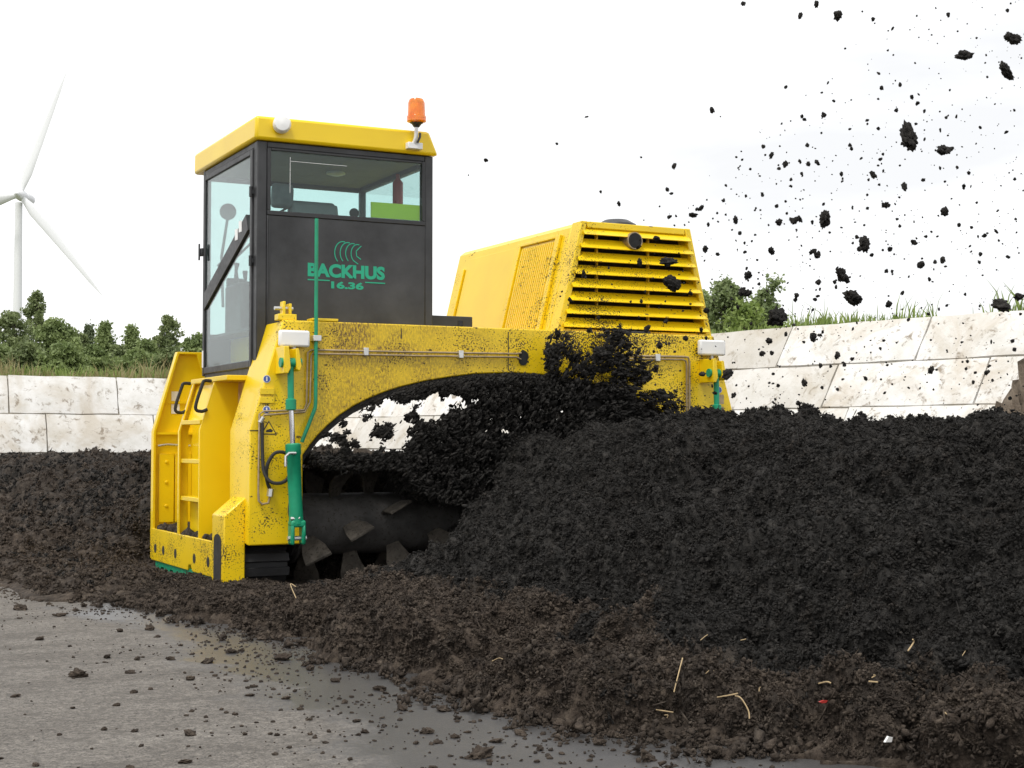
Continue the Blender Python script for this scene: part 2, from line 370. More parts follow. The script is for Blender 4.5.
def brown_t(X, Y, H):
    e = flank_x(Y) - .10 + .40*fbm(X*1.5, Y*1.5, 77, 4)
    return np.clip(1.0 - smooth(-.40, .25, X-e), 0, 1)
xs = np.concatenate([np.arange(2.2, 7.6, .016), grad(7.61, 10.8, .03, .08)])
ys = np.concatenate([grad(2.6, 8.6, .011, .018), np.arange(8.62, 14.6, .019)])
me, TP = build_heap('turned_compost_windrow', xs, ys, turned, brown_t, lambda X, Y: 1.05 - .1*smooth(5.0, 4.2, X) - .75*smooth(10.9, 12.3, Y)*smooth(6, 5, X), 101)
tag(link('turned_compost_windrow', me), 'black freshly turned compost windrow with brown loose toe behind the machine', 'compost heap', kind='stuff')
def unturned(X, Y, rough=True):
    tx = 2.15 + .35*fbm(Y*.5, Y*0+9, 55, 3) - .035*(Y-14) 
    toe = .11*smooth(tx, tx+.6, X)*(1 - .8*smooth(3.2, 3.9, X)*smooth(17, 16.3, Y))
    rid = .98 + .24*fbm(Y*.7, Y*0+2.2, 61, 3) - .006*np.clip(Y-18, 0, 40)
    up = np.clip((X-tx-1.0)*.60, 0, 9); a = up - rid; mn = .5*(up+rid-np.sqrt(a*a+.02))
    down = np.clip((11.2-X)*.6, 0, 9); a = down-mn; mn = .5*(down+mn-np.sqrt(a*a+.03))
    mn = np.clip(mn, 0, 9)
    cut = smooth(14.25, 14.7, Y)*smooth(4.35, 4.9, X) + smooth(16.6, 17.3, Y)*(1-smooth(4.35, 4.9, X))   # the machine has bitten this far
    return (toe*smooth(13.2, 14.0, Y) + np.maximum(mn-.1, 0)*np.clip(cut, 0, 1))*(1-smooth(32.6, 34.0, Y))
xs2 = np.concatenate([grad(1.4, 6.2, .03, .03), grad(6.24, 11.6, .07, .1)]); ys2 = grad(13.1, 34.2, .022, .075)
me, UP = build_heap('unturned_compost_windrow', xs2, ys2, unturned, lambda X, Y, H: .42 + .3*smooth(.35, .1, H) + .3*fbm(X*.8, Y*.8, 81, 3), lambda X, Y: 1.05 - .8*smooth(5.2, 4.6, X)*smooth(17.2, 16.2, Y), 201)
tag(link('unturned_compost_windrow', me), 'low dark brown windrow not yet turned, running from machine to far wall', 'compost heap', kind='stuff')

# ---- lumps (prototype shapes reused for crumbs, clods and spray) --------------
def ico(sub):
    bm = bmesh.new(); bmesh.ops.create_icosphere(bm, subdivisions=sub, radius=1); bm.verts.ensure_lookup_table()
    V = np.array([v.co[:] for v in bm.verts]); F = np.array([[l.index for l in f.verts] for f in bm.faces]); bm.free(); return V, F
def lump_shapes(sub, n, rough, seed, stretch=.25, billow=False):
    V, F = ico(sub); out = []
    rg = np.random.default_rng(seed)
    for i in range(n):
        k = rg.uniform(0, 50, 3); r = np.ones(len(V))
        for fr, am in ((1.3, .30), (2.9, .34), (6.1, .26)):
            r += rough*am*(vn(V[:, 0]*fr+k[0], V[:, 1]*fr+V[:, 2]*fr*.7+k[1], 3+i) + vn(V[:, 2]*fr+k[2], V[:, 1]*fr-V[:, 0]*fr*.6+k[0], 9+i))
        if billow:      # crumbly surface: many rounded grains
            for fr, am in ((4.2, .42), (8.5, .26)):
                a_ = V*fr + k
                r += rough*am*(abs(vn(a_[:, 0]+a_[:, 2]*.5, a_[:, 1]-a_[:, 2]*.5, 21+i)) + abs(vn(a_[:, 2]+a_[:, 0]*.4, a_[:, 1]+a_[:, 0]*.6, 27+i)) - .4)
        out.append(V*r[:, None]*(1 + rg.uniform(-stretch, stretch, 3)))
    return out, F
def rotmats(n, rg):
    q = rg.normal(size=(n, 4)); q /= np.linalg.norm(q, axis=1)[:, None]; a, b_, c_, d_ = q.T
    return np.stack([1-2*(c_*c_+d_*d_), 2*(b_*c_-a*d_), 2*(b_*d_+a*c_), 2*(b_*c_+a*d_), 1-2*(b_*b_+d_*d_), 2*(c_*d_-a*b_),
                     2*(b_*d_-a*c_), 2*(c_*d_+a*b_), 1-2*(b_*b_+c_*c_)], -1).reshape(n, 3, 3)
def scatter(name, pts, rad, shapes, F, brown, rg, flat=None, along=None):
    n = len(pts); S = np.stack(shapes)[rg.integers(0, len(shapes), n)]; Rm = rotmats(n, rg)
    V = np.einsum('nij,nkj->nki', Rm, S)*np.asarray(rad)[:, None, None]
    if flat is not None: V[:, :, 2] *= flat
    if along is not None:      # drawn out along the line of flight
        dv_, kk = along; V = V*.8 + dv_[:, None, :]*((V*dv_[:, None, :]).sum(2)*kk[:, None])[:, :, None]
    V = V + np.asarray(pts)[:, None, :]; nv = S.shape[1]
    FF = (F[None] + (np.arange(n)*nv)[:, None, None]).reshape(-1, 3)
    br = np.repeat(np.broadcast_to(np.asarray(brown, float), (n,)), nv)
    return npmesh(name, V.reshape(-1, 3), FF, 'compost', True, br)
SH1, F1 = lump_shapes(1, 8, 1.1, 3); SH2, F2 = lump_shapes(4, 10, .9, 5, .25, True); SH2e, F2e = lump_shapes(4, 12, 1.2, 8, .38, True)
# loose crumbs lying all over the heap: uncountable grains, instanced on points
def clusters(n, k, seed):
    rg_ = np.random.default_rng(seed); sh, f = lump_shapes(1, 8, 2.2, seed, .5); out = []
    for i in range(n):
        V_, F_ = [], []
        for q in range(k):
            c_ = rg_.normal(0, .42, 3)*[1, 1, .8]; r_ = .10 + .34*rg_.random()**2.2; R_ = rotmats(1, rg_)[0]
            st_ = np.array([1, 1, 1.]) if q % 5 else np.array([2.6, .35, .35])      # every fifth grain is a fibre
            F_.append(f + len(V_)*12); V_.append((sh[rg_.integers(0, 8)]*st_)@R_.T*r_ + c_)
        out.append((np.concatenate(V_), np.concatenate(F_)))
    return out
SHc = clusters(12, 18, 41)
def crumb_set(name, brown):
    col = bpy.data.collections.new(name)
    for k, (s_, Fc) in enumerate(SHc):
        br = brown + (0 if k % 3 else (.05 if brown < .1 else .18))
        col.objects.link(bpy.data.objects.new('grain', npmesh('grain', s_, Fc, 'compost', False, np.full(len(s_), br))))
    return col
CB, CW = crumb_set('black_grains', 0.0), crumb_set('brown_grains', .82)
def instanced(name, pts, rad, col, rg, label, cat):
    n = len(pts); me = bpy.data.meshes.new(name); me.vertices.add(n); me.vertices.foreach_set('co', np.ascontiguousarray(pts, dtype=np.float32).ravel())
    a = me.attributes.new('rad', 'FLOAT', 'POINT'); a.data.foreach_set('value', np.ascontiguousarray(rad, dtype=np.float32))
    a = me.attributes.new('rot', 'FLOAT_VECTOR', 'POINT'); a.data.foreach_set('vector', np.ascontiguousarray(rg.uniform(0, 6.28, (n, 3)), dtype=np.float32).ravel())
    a = me.attributes.new('pick', 'INT', 'POINT'); a.data.foreach_set('value', rg.integers(0, len(SHc), n).astype(np.int32))
    o = link(name, me); ng = bpy.data.node_groups.new(name, 'GeometryNodeTree')
    ng.interface.new_socket('Geometry', in_out='INPUT', socket_type='NodeSocketGeometry'); ng.interface.new_socket('Geometry', in_out='OUTPUT', socket_type='NodeSocketGeometry')
    gi, go = ng.nodes.new('NodeGroupInput'), ng.nodes.new('NodeGroupOutput'); ci = ng.nodes.new('GeometryNodeCollectionInfo'); ci.inputs['Collection'].default_value = col
    ci.inputs['Separate Children'].default_value = True; ip = ng.nodes.new('GeometryNodeInstanceOnPoints'); ip.inputs['Pick Instance'].default_value = True
    for at_, ty, sock in (('rad', 'FLOAT', 'Scale'), ('rot', 'FLOAT_VECTOR', 'Rotation'), ('pick', 'INT', 'Instance Index')):
        na = ng.nodes.new('GeometryNodeInputNamedAttribute'); na.data_type = ty; na.inputs['Name'].default_value = at_; ng.links.new(na.outputs['Attribute'], ip.inputs[sock])
    mp_ = ng.nodes.new('GeometryNodeMeshToPoints'); ng.links.new(gi.outputs[0], mp_.inputs['Mesh']); ng.links.new(mp_.outputs[0], ip.inputs['Points']); ng.links.new(ci.outputs[0], ip.inputs['Instance']); ng.links.new(ip.outputs[0], go.inputs[0])
    md_ = o.modifiers.new('grains', 'NODES'); md_.node_group = ng
    return tag(o, label, cat, kind='stuff')
def cover(data, n, rg, xmax, mn, mx_, pw):
    X, Y, P, H, B = data
    near = 1/(1 + .004*((X*_f[0] + Y*_f[1])**2))
    ar = np.linalg.norm(np.cross(np.gradient(P, axis=1), np.gradient(P, axis=0)), axis=2)
    wgt = ((H > .03) & (X < xmax)).astype(float)*ar*near; wgt /= wgt.sum()
    idx = rg.choice(H.size, n, p=wgt.ravel()); pp = P.reshape(-1, 3)[idx] + rg.normal(0, .006, (n, 3)); bb = B.reshape(-1)[idx]
    dist = pp@_f; rad = mn + mx_*rg.random(n)**pw
    bb = bb + np.minimum(1, bb*4)*(.9*fbm(pp[:, 0]*2.6, pp[:, 1]*2.6, 91, 3) + rg.normal(0, .12, n))
    return pp, rad, bb
rg = np.random.default_rng(21)
pp, rad, bb = cover(TP, 260000, rg, 9.0, .008, .024, 3.0)
w_ = bb > .5
instanced('black_grain_cover', pp[~w_], rad[~w_], CB, rg, 'fine black crumbs covering the turned windrow', 'compost crumbs')
instanced('brown_grain_cover', pp[w_], rad[w_]*1.1, CW, rg, 'loose brown crumbs covering the toe of the turned windrow', 'compost crumbs')
pp, rad, bb = cover(TP, 3200, rg, 8.4, .034, .060, 2.2)
w_ = bb > .5
instanced('black_clod_cover', pp[~w_], rad[~w_]*.62, CB, rg, 'larger black clods bulging from the turned windrow', 'compost clods')
instanced('brown_clod_cover', pp[w_], rad[w_]*.66, CW, rg, 'larger brown clods lying along the toe of the windrow', 'compost clods')
pp, rad, bb = cover(UP, 34000, rg, 7.0, .016, .045, 2.6)
w_ = bb > .42
instanced('dark_grain_cover', pp[~w_], rad[~w_], CB, rg, 'dark crumbs covering the unturned windrow on the left', 'compost crumbs')
instanced('reddish_grain_cover', pp[w_], rad[w_], CW, rg, 'brown crumbs covering the unturned windrow on the left', 'compost crumbs')

# ---- concrete block walls ------------------------------------------------------
def block_wall(name, A, D, L, ztop, course, ncourse, blen, slope, offs, label, skip=()):
    """A: point on the top front edge, D: unit direction along the wall; the face leans back"""
    root = empty(name, (A[0], A[1], GZ)); tag(root, label, 'wall')
    D = Vector((D[0], D[1], 0)); nrm = Vector((D.y, -D.x, 0))          # towards the yard
    up = (Vector((0, 0, 1)) - nrm*(1/math.tan(slope))).normalized(); out = D.cross(up)*-1
    if out.dot(nrm) < 0: out = -out
    hl = course/math.sin(slope); rr = random.Random(hash(name) % 99 if False else len(name)*7); protos = {}
    for c in range(ncourse):
        x = -offs[c % len(offs)]
        while x < L:
            ln = blen*rr.choice((1, 1, 1, .92, 1.08)); key = round(ln, 2)
            if key not in protos:
                gp = .016; x0, x1, y0, y1, dp = gp, ln-gp, gp, hl-gp, .5
                mb = MB(); nx_, ny_ = 6, 3; vs = []; fs = []
                for j in range(ny_+1):
                    for i in range(nx_+1):
                        edge = (i in (0, nx_)) or (j in (0, ny_))
                        jx = rr.uniform(-.012, .012); jy = rr.uniform(-.012, .012)
                        vs.append((x0+(x1-x0)*i/nx_ + jx, -(.03 if edge else rr.uniform(-.012, .012)), y0+(y1-y0)*j/ny_ + jy))
                for j in range(ny_):
                    for i in range(nx_): a = j*(nx_+1)+i; fs.append((a, a+1, a+nx_+2, a+nx_+1))
                ring = list(range(nx_+1)) + [j*(nx_+1)+nx_ for j in range(1, ny_+1)] + [ny_*(nx_+1)+i for i in range(nx_-1, -1, -1)] + [j*(nx_+1) for j in range(ny_-1, 0, -1)]
                nb = len(vs); vs += [(vs[k][0], -dp, vs[k][2]) for k in ring]
                for q in range(len(ring)): w_ = (q+1) % len(ring); fs.append((ring[q], nb+q, nb+w_, ring[w_]))
                mb.add(vs, fs); protos[key] = mb.mesh('block', 'concrete', (0, 0, 0), 30)
            p = Vector((A[0], A[1], ztop)) + D*x - up*(hl*(c+1)) + out*rr.uniform(-.015, .015) - Vector((A[0], A[1], GZ))
            if (c, round(x)) not in skip:
                o = link('block', protos[key], root)
                m3 = Matrix((D, out, up)).transposed(); o.matrix_local = Matrix.Translation(p) @ m3.to_4x4()
            x += ln
    # mortar and earth seen deep in the joints
    bk = MB(); m4 = Matrix.Translation(Vector((A[0], A[1], ztop))) @ Matrix((D, out, up)).transposed().to_4x4()
    bk.box(-1.5, L+.5, -.45, -.10, -hl*ncourse, -.05).xf(m4)
    o = link('joint_backing', bk.mesh('joint_backing', 'joint', (A[0], A[1], GZ)), root)
    return root
block_wall('concrete_wall', (-16, 35.19), (1, 0), 29.3, 2.8, .88, 4, 2.42, R(68), (.78, .0, 1.5, .6), 'white concrete block wall at the far end, behind the brown windrow')
rw = Vector((16.12-17.414, 23.098-17.166, 0)).normalized()
A0 = Vector((17.414, 17.166, 0)) - rw*6
block_wall('concrete_wall', (13.35, 35.7), (-rw.x, -rw.y), 27, 3.35, .74, 5, 2.9, R(57), (.55, 1.6), 'sloping white concrete slab wall on the right, behind the engine hood')
mc = onZ(1068, 440, 1.30)*0 + _c + ray(1072, 440)*21.5
V, F = ico(5); k_ = V[:, 2] > -.15; mm = V.copy()
rr_ = 1 + .35*fbm(V[:, 0]*2.2+V[:, 2], V[:, 1]*2.2, 5, 4) + .34*fbm(V[:, 0]*7+V[:, 2]*5, V[:, 1]*7-V[:, 2]*6, 9, 4, .65)
mm = V*rr_[:, None]*[1.6, 1.6, 1.0]; mm[:, 2] = np.where(V[:, 2] > 0, mm[:, 2]*2.7, mm[:, 2]*.1); mm[:, :2] *= (1 - .5*np.clip(V[:, 2:3], 0, 1))
tag(link('earth_mound', npmesh('earth_mound', mm, F, 'earth', True), None, (mc[0], mc[1], GZ)), 'brown earth mound against the right wall at the picture edge', 'mound')
# the raised land the walls hold back
bkm = MB(); wl = [(13.2, 36.2), (16.3, 23.3), (17.6, 17.4), (19.3, 9.8), (20.4, 4.5)]
vs = [(-120, 35.5, 2.72), (12.9, 35.5, 2.74)]
Vb = [(x+.25, y, 3.27) for x, y in wl]; n = len(Vb)
Vo = [(60, 70, 3.9), (70, 36, 3.9), (72, 22, 3.9), (72, 10, 3.9), (72, 4, 3.9)]
bkm.add(Vb+Vo, [(i, i+1, n+i+1, n+i) for i in range(n-1)])
bkm.add([(-120, 35.35, 2.74), (13.0, 35.35, 2.74), (13.3, 36.2, 3.2), (60, 70, 3.6), (120, 500, 4), (-200, 500, 4)], [(0, 1, 2, 3, 4, 5)])
tag(link('raised_meadow', bkm.mesh('raised_meadow', 'meadow')), kind='structure')

# ---- grass along the wall tops ------------------------------------------------
def grass(name, roots, hts, mat, label, rg):
    n = len(roots); a = rg.uniform(0, 2*math.pi, n); w_ = rg.uniform(.010, .022, n); ln = rg.normal(0, .28, (n, 2))*hts[:, None]
    s = np.stack([np.cos(a), np.sin(a), 0*a], 1)*w_[:, None]; top = roots + np.concatenate([ln, hts[:, None]], 1)
    midp = roots + np.concatenate([ln*.35, hts[:, None]*.6], 1)
    V = np.stack([roots-s, roots+s, midp+s*.7, midp-s*.7, top], 1).reshape(-1, 3); k = np.arange(n)[:, None]*5
    F = np.concatenate([k+[0, 1, 2], k+[0, 2, 3], k+[3, 2, 4]])
    return tag(link(name, npmesh(name, V, F, mat, False)), label, 'grass', kind='stuff')
rg = np.random.default_rng(4)
n = 5200; gx = rg.uniform(-14, 13, n); gy = 35.55 + rg.gamma(1.6, .8, n)
cl = .5 + vn(gx*.9, gy*.5, 3); 
grass('tall_grass', np.stack([gx, gy, np.full(n, 2.74)], 1), (.12+.5*rg.random(n)**2)*(.35+1.0*cl), 'grass_dry', 'dry pale grass along the top of the far wall', rg)
n = 5200; gx = rg.uniform(-14, 13, n); gy = 35.7 + rg.gamma(2, 1.0, n)
grass('short_grass', np.stack([gx, gy, np.full(n, 2.74)], 1), .12+.3*rg.random(n), 'grass_green', 'green grass along the top of the far wall', rg)
n = 9000; tt = rg.uniform(-9, 19, n); off = .35 + rg.gamma(1.3, .45, n); pn = Vector((rw.y, -rw.x, 0))
base = np.array([17.414, 17.166, 3.3]) + tt[:, None]*np.array(rw[:]) + off[:, None]*np.array(pn[:])
cl = np.clip(.5 + 1.2*vn(tt*.8, off*.5, 13), .15, 1.2)
grass('bank_grass', base, (.06+.34*rg.random(n)**1.8)*cl, 'grass_green', 'green grass tufts along the top of the right wall', rg)
n = 220; tt = rg.choice([-.6, .2, 2.4, 4.5, -2], n) + rg.normal(0, .35, n)
base = np.array([17.414, 17.166, 3.3]) + tt[:, None]*np.array(rw[:]) + (.4+rg.random(n)*.5)[:, None]*np.array(pn[:])
grass('thin_weeds', base, .2+.45*rg.random(n)**2, 'grass_green', 'thin weed stalks on top of the right wall', rg)

# ---- trees ----------------------------------------------------------------------
def leaves(pts, size, rg):
    n = len(pts); Rm = rotmats(n, rg); q = np.array([[-.5, 0, 0], [0, -.32, .06], [.5, 0, 0], [0, .32, .06]])
    V = np.einsum('nij,kj->nki', Rm, q)*(size*rg.uniform(.6, 1.3, n))[:, None, None] + pts[:, None, :]
    k = np.arange(n)[:, None]*4
    return V.reshape(-1, 3), (k + [0, 1, 2, 3])
def tree(name, px_, top_px, Yd, halfw_px, kind, mat, label, nleaf, seed, basez, lsize=.26, group='trees behind the far wall', cat='tree', low=.15):
    rg = np.random.default_rng(seed)
    b0 = onY(px_, 420, Yd); top = onY(px_, top_px, Yd)[2]; d = np.dot(np.array([b0[0], Yd, 0])-[0, 0, 0], _f)
    W = halfw_px*1.3*d/FPX; Hh = top-basez; loc = (b0[0], Yd, basez)
    root = empty(name, loc); tag(root, label, cat, group)
    tr = MB(); lean = rg.normal(0, .03, 2)*Hh
    tr.tube([(0, 0, -.3), (lean[0]*.4, lean[1]*.4, Hh*.35), (lean[0], lean[1], Hh*.92)], [.035*Hh*.6+.03, .02*Hh*.6+.02, .012], 8)
    pts = []
    if kind == 'conifer':
        nb = 34
        for i in range(nb):
            f = (i+.5)/nb; z = Hh*(low + (1-low)*f); rl = W*(1-f)**.85*(.75+.5*rg.random()) + .04*W
            for k in range(5):
                a = rg.uniform(0, 2*math.pi); e = np.array([math.cos(a)*rl, math.sin(a)*rl, z+.10*rl])
                if k < 2: tr.tube([(lean[0]*f, lean[1]*f, z-.05), tuple(e)], [.03, .008], 5)
                m_ = nleaf//(nb*5); s = rg.random(m_)**.7
                pts.append(np.array([0, 0, z])*(1-s[:, None]) + e*s[:, None] + rg.normal(0, .05*W+.06, (m_, 3)))
    else:
        nc = 95
        for i in range(nc):
            f = rg.random()**.8; z = Hh*(low + (1-low)*f*.97)
            prof = W*(math.sin(math.pi*min(1, .12+.88*(1-f)**.75))*.35 + .75*(1-f**1.6)) * (.55+.7*rg.random())
            a = rg.uniform(0, 2*math.pi); rr_ = prof*(rg.random()**.5)*(1.3 if rg.random() < .2 else 1)
            c = np.array([math.cos(a)*rr_, math.sin(a)*rr_, z])
            if i % 8 == 0: tr.tube([(lean[0]*f*.6, lean[1]*f*.6, max(.1, z-.35*rr_-.3)), tuple(c)], [.05, .012], 5)
            m_ = nleaf//nc; sg = (.085*W+.07)*(.5+1.1*rg.random())
            q = rg.normal(0, 1, (m_, 3)); q *= (rg.random(m_)**.5/np.linalg.norm(q, axis=1))[:, None]
            pts.append(c + q*sg*1.6*[1, 1, .75])
    link('trunk', tr.mesh('trunk', 'bark'), root)
    V, F = leaves(np.concatenate(pts), lsize, rg)
    link('crown', npmesh('crown', V, F, mat, False), root)
    return root
TB = 3.0
specs = [(-28, 322, 62, 30, 'b', 'leaf_mid', 'leafy tree cut by the left edge of the picture', 2600),
 (12, 312, 66, 26, 'b', 'leaf_dark', 'dark leafy tree right beside the turbine tower', 3000),
 (35, 291, 72, 15, 'b', 'leaf_dark', 'tallest tree, standing in front of the turbine tower', 2600),
 (52, 321, 58, 24, 'b', 'leaf_mid', 'broad light green tree just right of the turbine tower', 3200),
 (88, 327, 70, 9, 'conifer', 'leaf_conifer', 'small dark conifer right of the turbine blade tip', 1500),
 (76, 333, 64, 18, 'b', 'leaf_dark', 'dark bushy tree below the turbine blade tip', 2400),
 (104, 325, 60, 14, 'conifer', 'leaf_mid', 'bright green pointed tree at the middle of the row', 2400),
 (131, 329, 62, 13, 'conifer', 'leaf_mid', 'green pointed tree next to the last round one', 2200),
 (146, 341, 58, 16, 'b', 'leaf_mid', 'low bushy tree filling the row before the round one', 2200),
 (168, 316, 70, 14, 'b', 'leaf_dark', 'round crowned tree just left of the yellow machine', 2800),
 (118, 347, 56, 16, 'b', 'leaf_dark', 'low dark tree between the two pointed green trees', 2000),
 (64, 346, 54, 22, 'b', 'leaf_mid', 'low spreading tree nearest to the wall on the left', 2200),
 (198, 335, 64, 20, 'b', 'leaf_mid', 'leafy tree half hidden by the machine cab', 2000),
 (-8, 341, 57, 22, 'b', 'leaf_mid', 'low leafy bush at the left edge in front of taller trees', 2000),
 (26, 345, 55, 20, 'b', 'leaf_dark', 'low dark bush below the turbine tower', 2000),
 (92, 349, 55, 18, 'b', 'leaf_mid', 'low bush in front of the small dark conifer', 2000),
 (136, 352, 54, 18, 'b', 'leaf_mid', 'lowest green bush before the pointed trees on the right', 1800),
 (172, 350, 54, 18, 'b', 'leaf_dark', 'low bush beneath the round crowned tree', 1800),
 (232, 338, 66, 22, 'b', 'leaf_dark', 'tree seen through the glass of the cab door', 2000)]
for i, (a, b_, c_, d_, k_, m_, l_, n_) in enumerate(specs):
    tree('conifer_tree' if k_ == 'conifer' else 'leafy_tree', a, b_, c_, d_, k_, m_, l_, int(n_*3.2), 300+i, TB, .135)
def shrub(px_, top_px, tt, halfw, mat, label, nleaf, seed, lsize=.07, off=1.0):
    p = np.array([17.414, 17.166, 3.3]) + tt*np.array(rw[:]) + off*np.array(pn[:])
    return p
bush = [(727, 281, 27.5, 24, 'leaf_pale', 'rounded green shrub right behind the engine hood', 5200),
        (765, 291, 26.5, 17, 'leaf_pale', 'loose shrub with a tall sprig beside the rounded one', 2600),
        (748, 305, 25.6, 20, 'grass_green', 'low bright green bush at the foot of the shrubs', 1800),
        (700, 292, 29.5, 22, 'leaf_mid', 'darker shrub mostly hidden by the engine hood', 2600)]
for i, (a, b_, Yd, hw, mt_, lb, nl) in enumerate(bush):
    tree('shrub', a, b_, Yd, hw, 'b', mt_, lb, nl, 500+i, 3.32, .10, 'shrubs on top of the right wall', 'shrub', .05)
# the sprig that rises out of the loose shrub
sp_ = onY(772, 325, 26.4); pg = MB().tube([(0, 0, 0), (.03, 0, .35), (.06, 0, onY(774, 281, 26.4)[2]-3.3)], [.014, .010, .006], 6)
rt_ = empty('sapling', (sp_[0], 26.4, 3.3)); tag(rt_, 'thin sapling with a small leafy top above the shrubs', 'sapling')
link('stem', pg.mesh('stem', 'bark'), rt_)
q = rg.normal(0, .09, (160, 3)) + [.06, 0, onY(774, 284, 26.4)[2]-3.3]; V, F = leaves(q, .10, rg); link('leaves', npmesh('leaves', V, F, 'leaf_pale', False), rt_)

# ---- wind turbine ------------------------------------------------------------------
TY = 400.
hub = onY(22, 196, TY); sc = np.dot(hub-_c, _f)/FPX
wt = empty('wind_turbine', (hub[0], TY, 3.0)); tag(wt, 'white three bladed wind turbine rising behind the trees', 'wind turbine')
ORG = (hub[0], TY, 3.0)
hx, hy, hz = hub; vdir = Vector(_f); 
part('tower', MB().cyl((hx-1.5*sc*0, hy+5, 3.0), (hx, hy+5, hz-1), 5.4*sc, 3.6*sc, 24), 'turbine_white', wt)
back = Vector((_f[0], _f[1], 0)).normalized(); side = Vector((_r[0], _r[1], 0))
part('nacelle', MB().lathe([(2.5*sc, 0), (5.5*sc, 1.5), (6.0*sc, 3.5), (5.3*sc, 6), (2.5*sc, 7)], Vector(hub)+back*.5, back, 16), 'turbine_white', wt)
part('hub', MB().lathe([(.5*sc, -4.5), (3*sc, -3.8), (5.2*sc, -2), (5.6*sc, 0), (5*sc, 1)], Vector(hub), back, 16), 'turbine_white', wt)
for ang in (70, 190, -50.5):
    dv = side*math.cos(R(ang)) + Vector((0, 0, 1))*math.sin(R(ang)); cv = dv.cross(back); L_ = 130*sc; vs = []; fs = []
    st_ = [(0.02, 2.2, .55, 0), (.06, 2.6, .5, .2), (.17, 5.2, .28, .9), (.35, 4.2, .2, .7), (.6, 2.9, .15, .4), (.85, 1.7, .12, .15), (1, .35, .05, 0)]
    for f, ch, th_, of in st_:
        ctr = Vector(hub) + dv*(L_*f) + cv*(of*sc) - back*1.6; tw = R(20)*(1-f)
        a = cv*math.cos(tw)+back*math.sin(tw); e = back*math.cos(tw)-cv*math.sin(tw)
        vs += [ctr + a*(ch*sc*1.15*math.cos(q_)) + e*(ch*sc*.8*th_*math.sin(q_)*1.6) for q_ in [2*math.pi*j/10 for j in range(10)]]
    for j in range(len(st_)-1): fs += [(j*10+i, j*10+(i+1) % 10, (j+1)*10+(i+1) % 10, (j+1)*10+i) for i in range(10)]
    fs.append(tuple(range((len(st_)-1)*10, len(st_)*10)))
    part('blade', MB().add(vs, fs), 'turbine_white', wt)

# ================================================================== THE MACHINE
ORG = (6.85, 14.9, GZ)
T = empty('compost_turner', ORG); tag(T, 'yellow compost windrow turner with dark grey cab straddling the heap', 'compost turner')
YF = 13.4
arch = [(4.634, 1.18), (4.70, 1.27), (4.781, 1.367), (4.88, 1.46), (4.999, 1.557), (5.14, 1.645), (5.303, 1.722), (5.45, 1.78), (5.613, 1.832), (5.87, 1.893), (6.144, 1.939), (6.42, 1.977), (6.85, 1.995)]
mir = lambda q: [(13.70-x, z) for x, z in reversed(q)]
outer = [(4.58, .35), (4.12, .35), (4.12, 1.41), (4.43, 2.44)]
right_arch = [(13.70-x, z) for x, z in arch]           # from the right leg up to the crown
poly = [(4.634, .35)] + outer[1:] + mir(outer[1:]) + [(13.70-4.634, .35)] + right_arch[:-1] + list(reversed(arch))
face = part('rear_plate', MB().prism(poly, YF, YF+.10), 'yellow_face', T, .012)
# black rubber lip under the arch edge
lip = MB()
ap = arch + list(reversed(right_arch))[1:]
for (x0, z0), (x1, z1) in zip(ap[:-1], ap[1:]):
    lip.add([(x0, YF+.02, z0+.01), (x1, YF+.02, z1+.01), (x1, YF+.02, z1-.07), (x0, YF+.02, z0-.07), (x0, YF+.07, z0+.01), (x1, YF+.07, z1+.01), (x1, YF+.07, z1-.07), (x0, YF+.07, z0-.07)],
            [(0, 1, 2, 3), (7, 6, 5, 4), (0, 4, 5, 1), (3, 2, 6, 7), (0, 3, 7, 4), (1, 5, 6, 2)])
part('rubber_lip', lip, 'dirt_and_shade_black', face)
for sgn in (0, 1):
    f = (lambda x: x) if sgn == 0 else (lambda x: 13.70-x)
    lg = part('leg_box', MB().prism([(f(4.125), .36), (f(4.125), 1.41), (f(4.435), 2.43), (f(4.62), 2.43), (f(4.62), .36)], YF+.102, 14.05), 'yellow_body', T, .008)
    part('tunnel_side', MB().box(*sorted((f(4.58), f(4.63))), 14.052, 16.4, .30, 2.0), 'dirt_and_shade_black', T)
part('seam', MB().box(4.118, 4.30, YF-.004, YF-.001, 1.404, 1.412), 'black_print', face)
for sx in (6.78, 5.62): part('seam', MB().box(sx, sx+.008, YF-.004, YF-.001, 2.02 if sx > 6 else 2.3, 2.40), 'black_print', face)
# deck between the legs; its underside is the tunnel roof
part('deck', MB().box(4.63, 9.07, YF+.102, 16.4, 2.06, 2.40), 'yellow_body', T, .01)
part('tunnel_roof', MB().box(4.64, 9.06, YF+.11, 16.38, 2.03, 2.058), 'dirt_and_shade_black', T)
part('deck_step', MB().box(4.72, 4.98, 13.40, 13.56, 2.442, 2.468), 'yellow_body', T, .005)
lug = part('lifting_lug', MB().box(4.40, 4.58, 13.44, 13.56, 2.442, 2.50).box(4.45, 4.475, 13.45, 13.55, 2.50, 2.62).box(4.51, 4.535, 13.45, 13.55, 2.50, 2.60), 'yellow_body', T, .006)
part('pin', MB().cyl((4.38, 13.5, 2.555), (4.56, 13.5, 2.555), .018, seg=10), 'silver', lug)
part('beam_cap', MB().cyl((6.28, 13.45, 2.44), (6.28, 13.45, 2.50), .03, seg=10), 'rubber', T)
part('valve_box', MB().box(6.22, 6.70, 14.05, 14.5, 2.40, 2.60), 'cab_trim', T, .01)
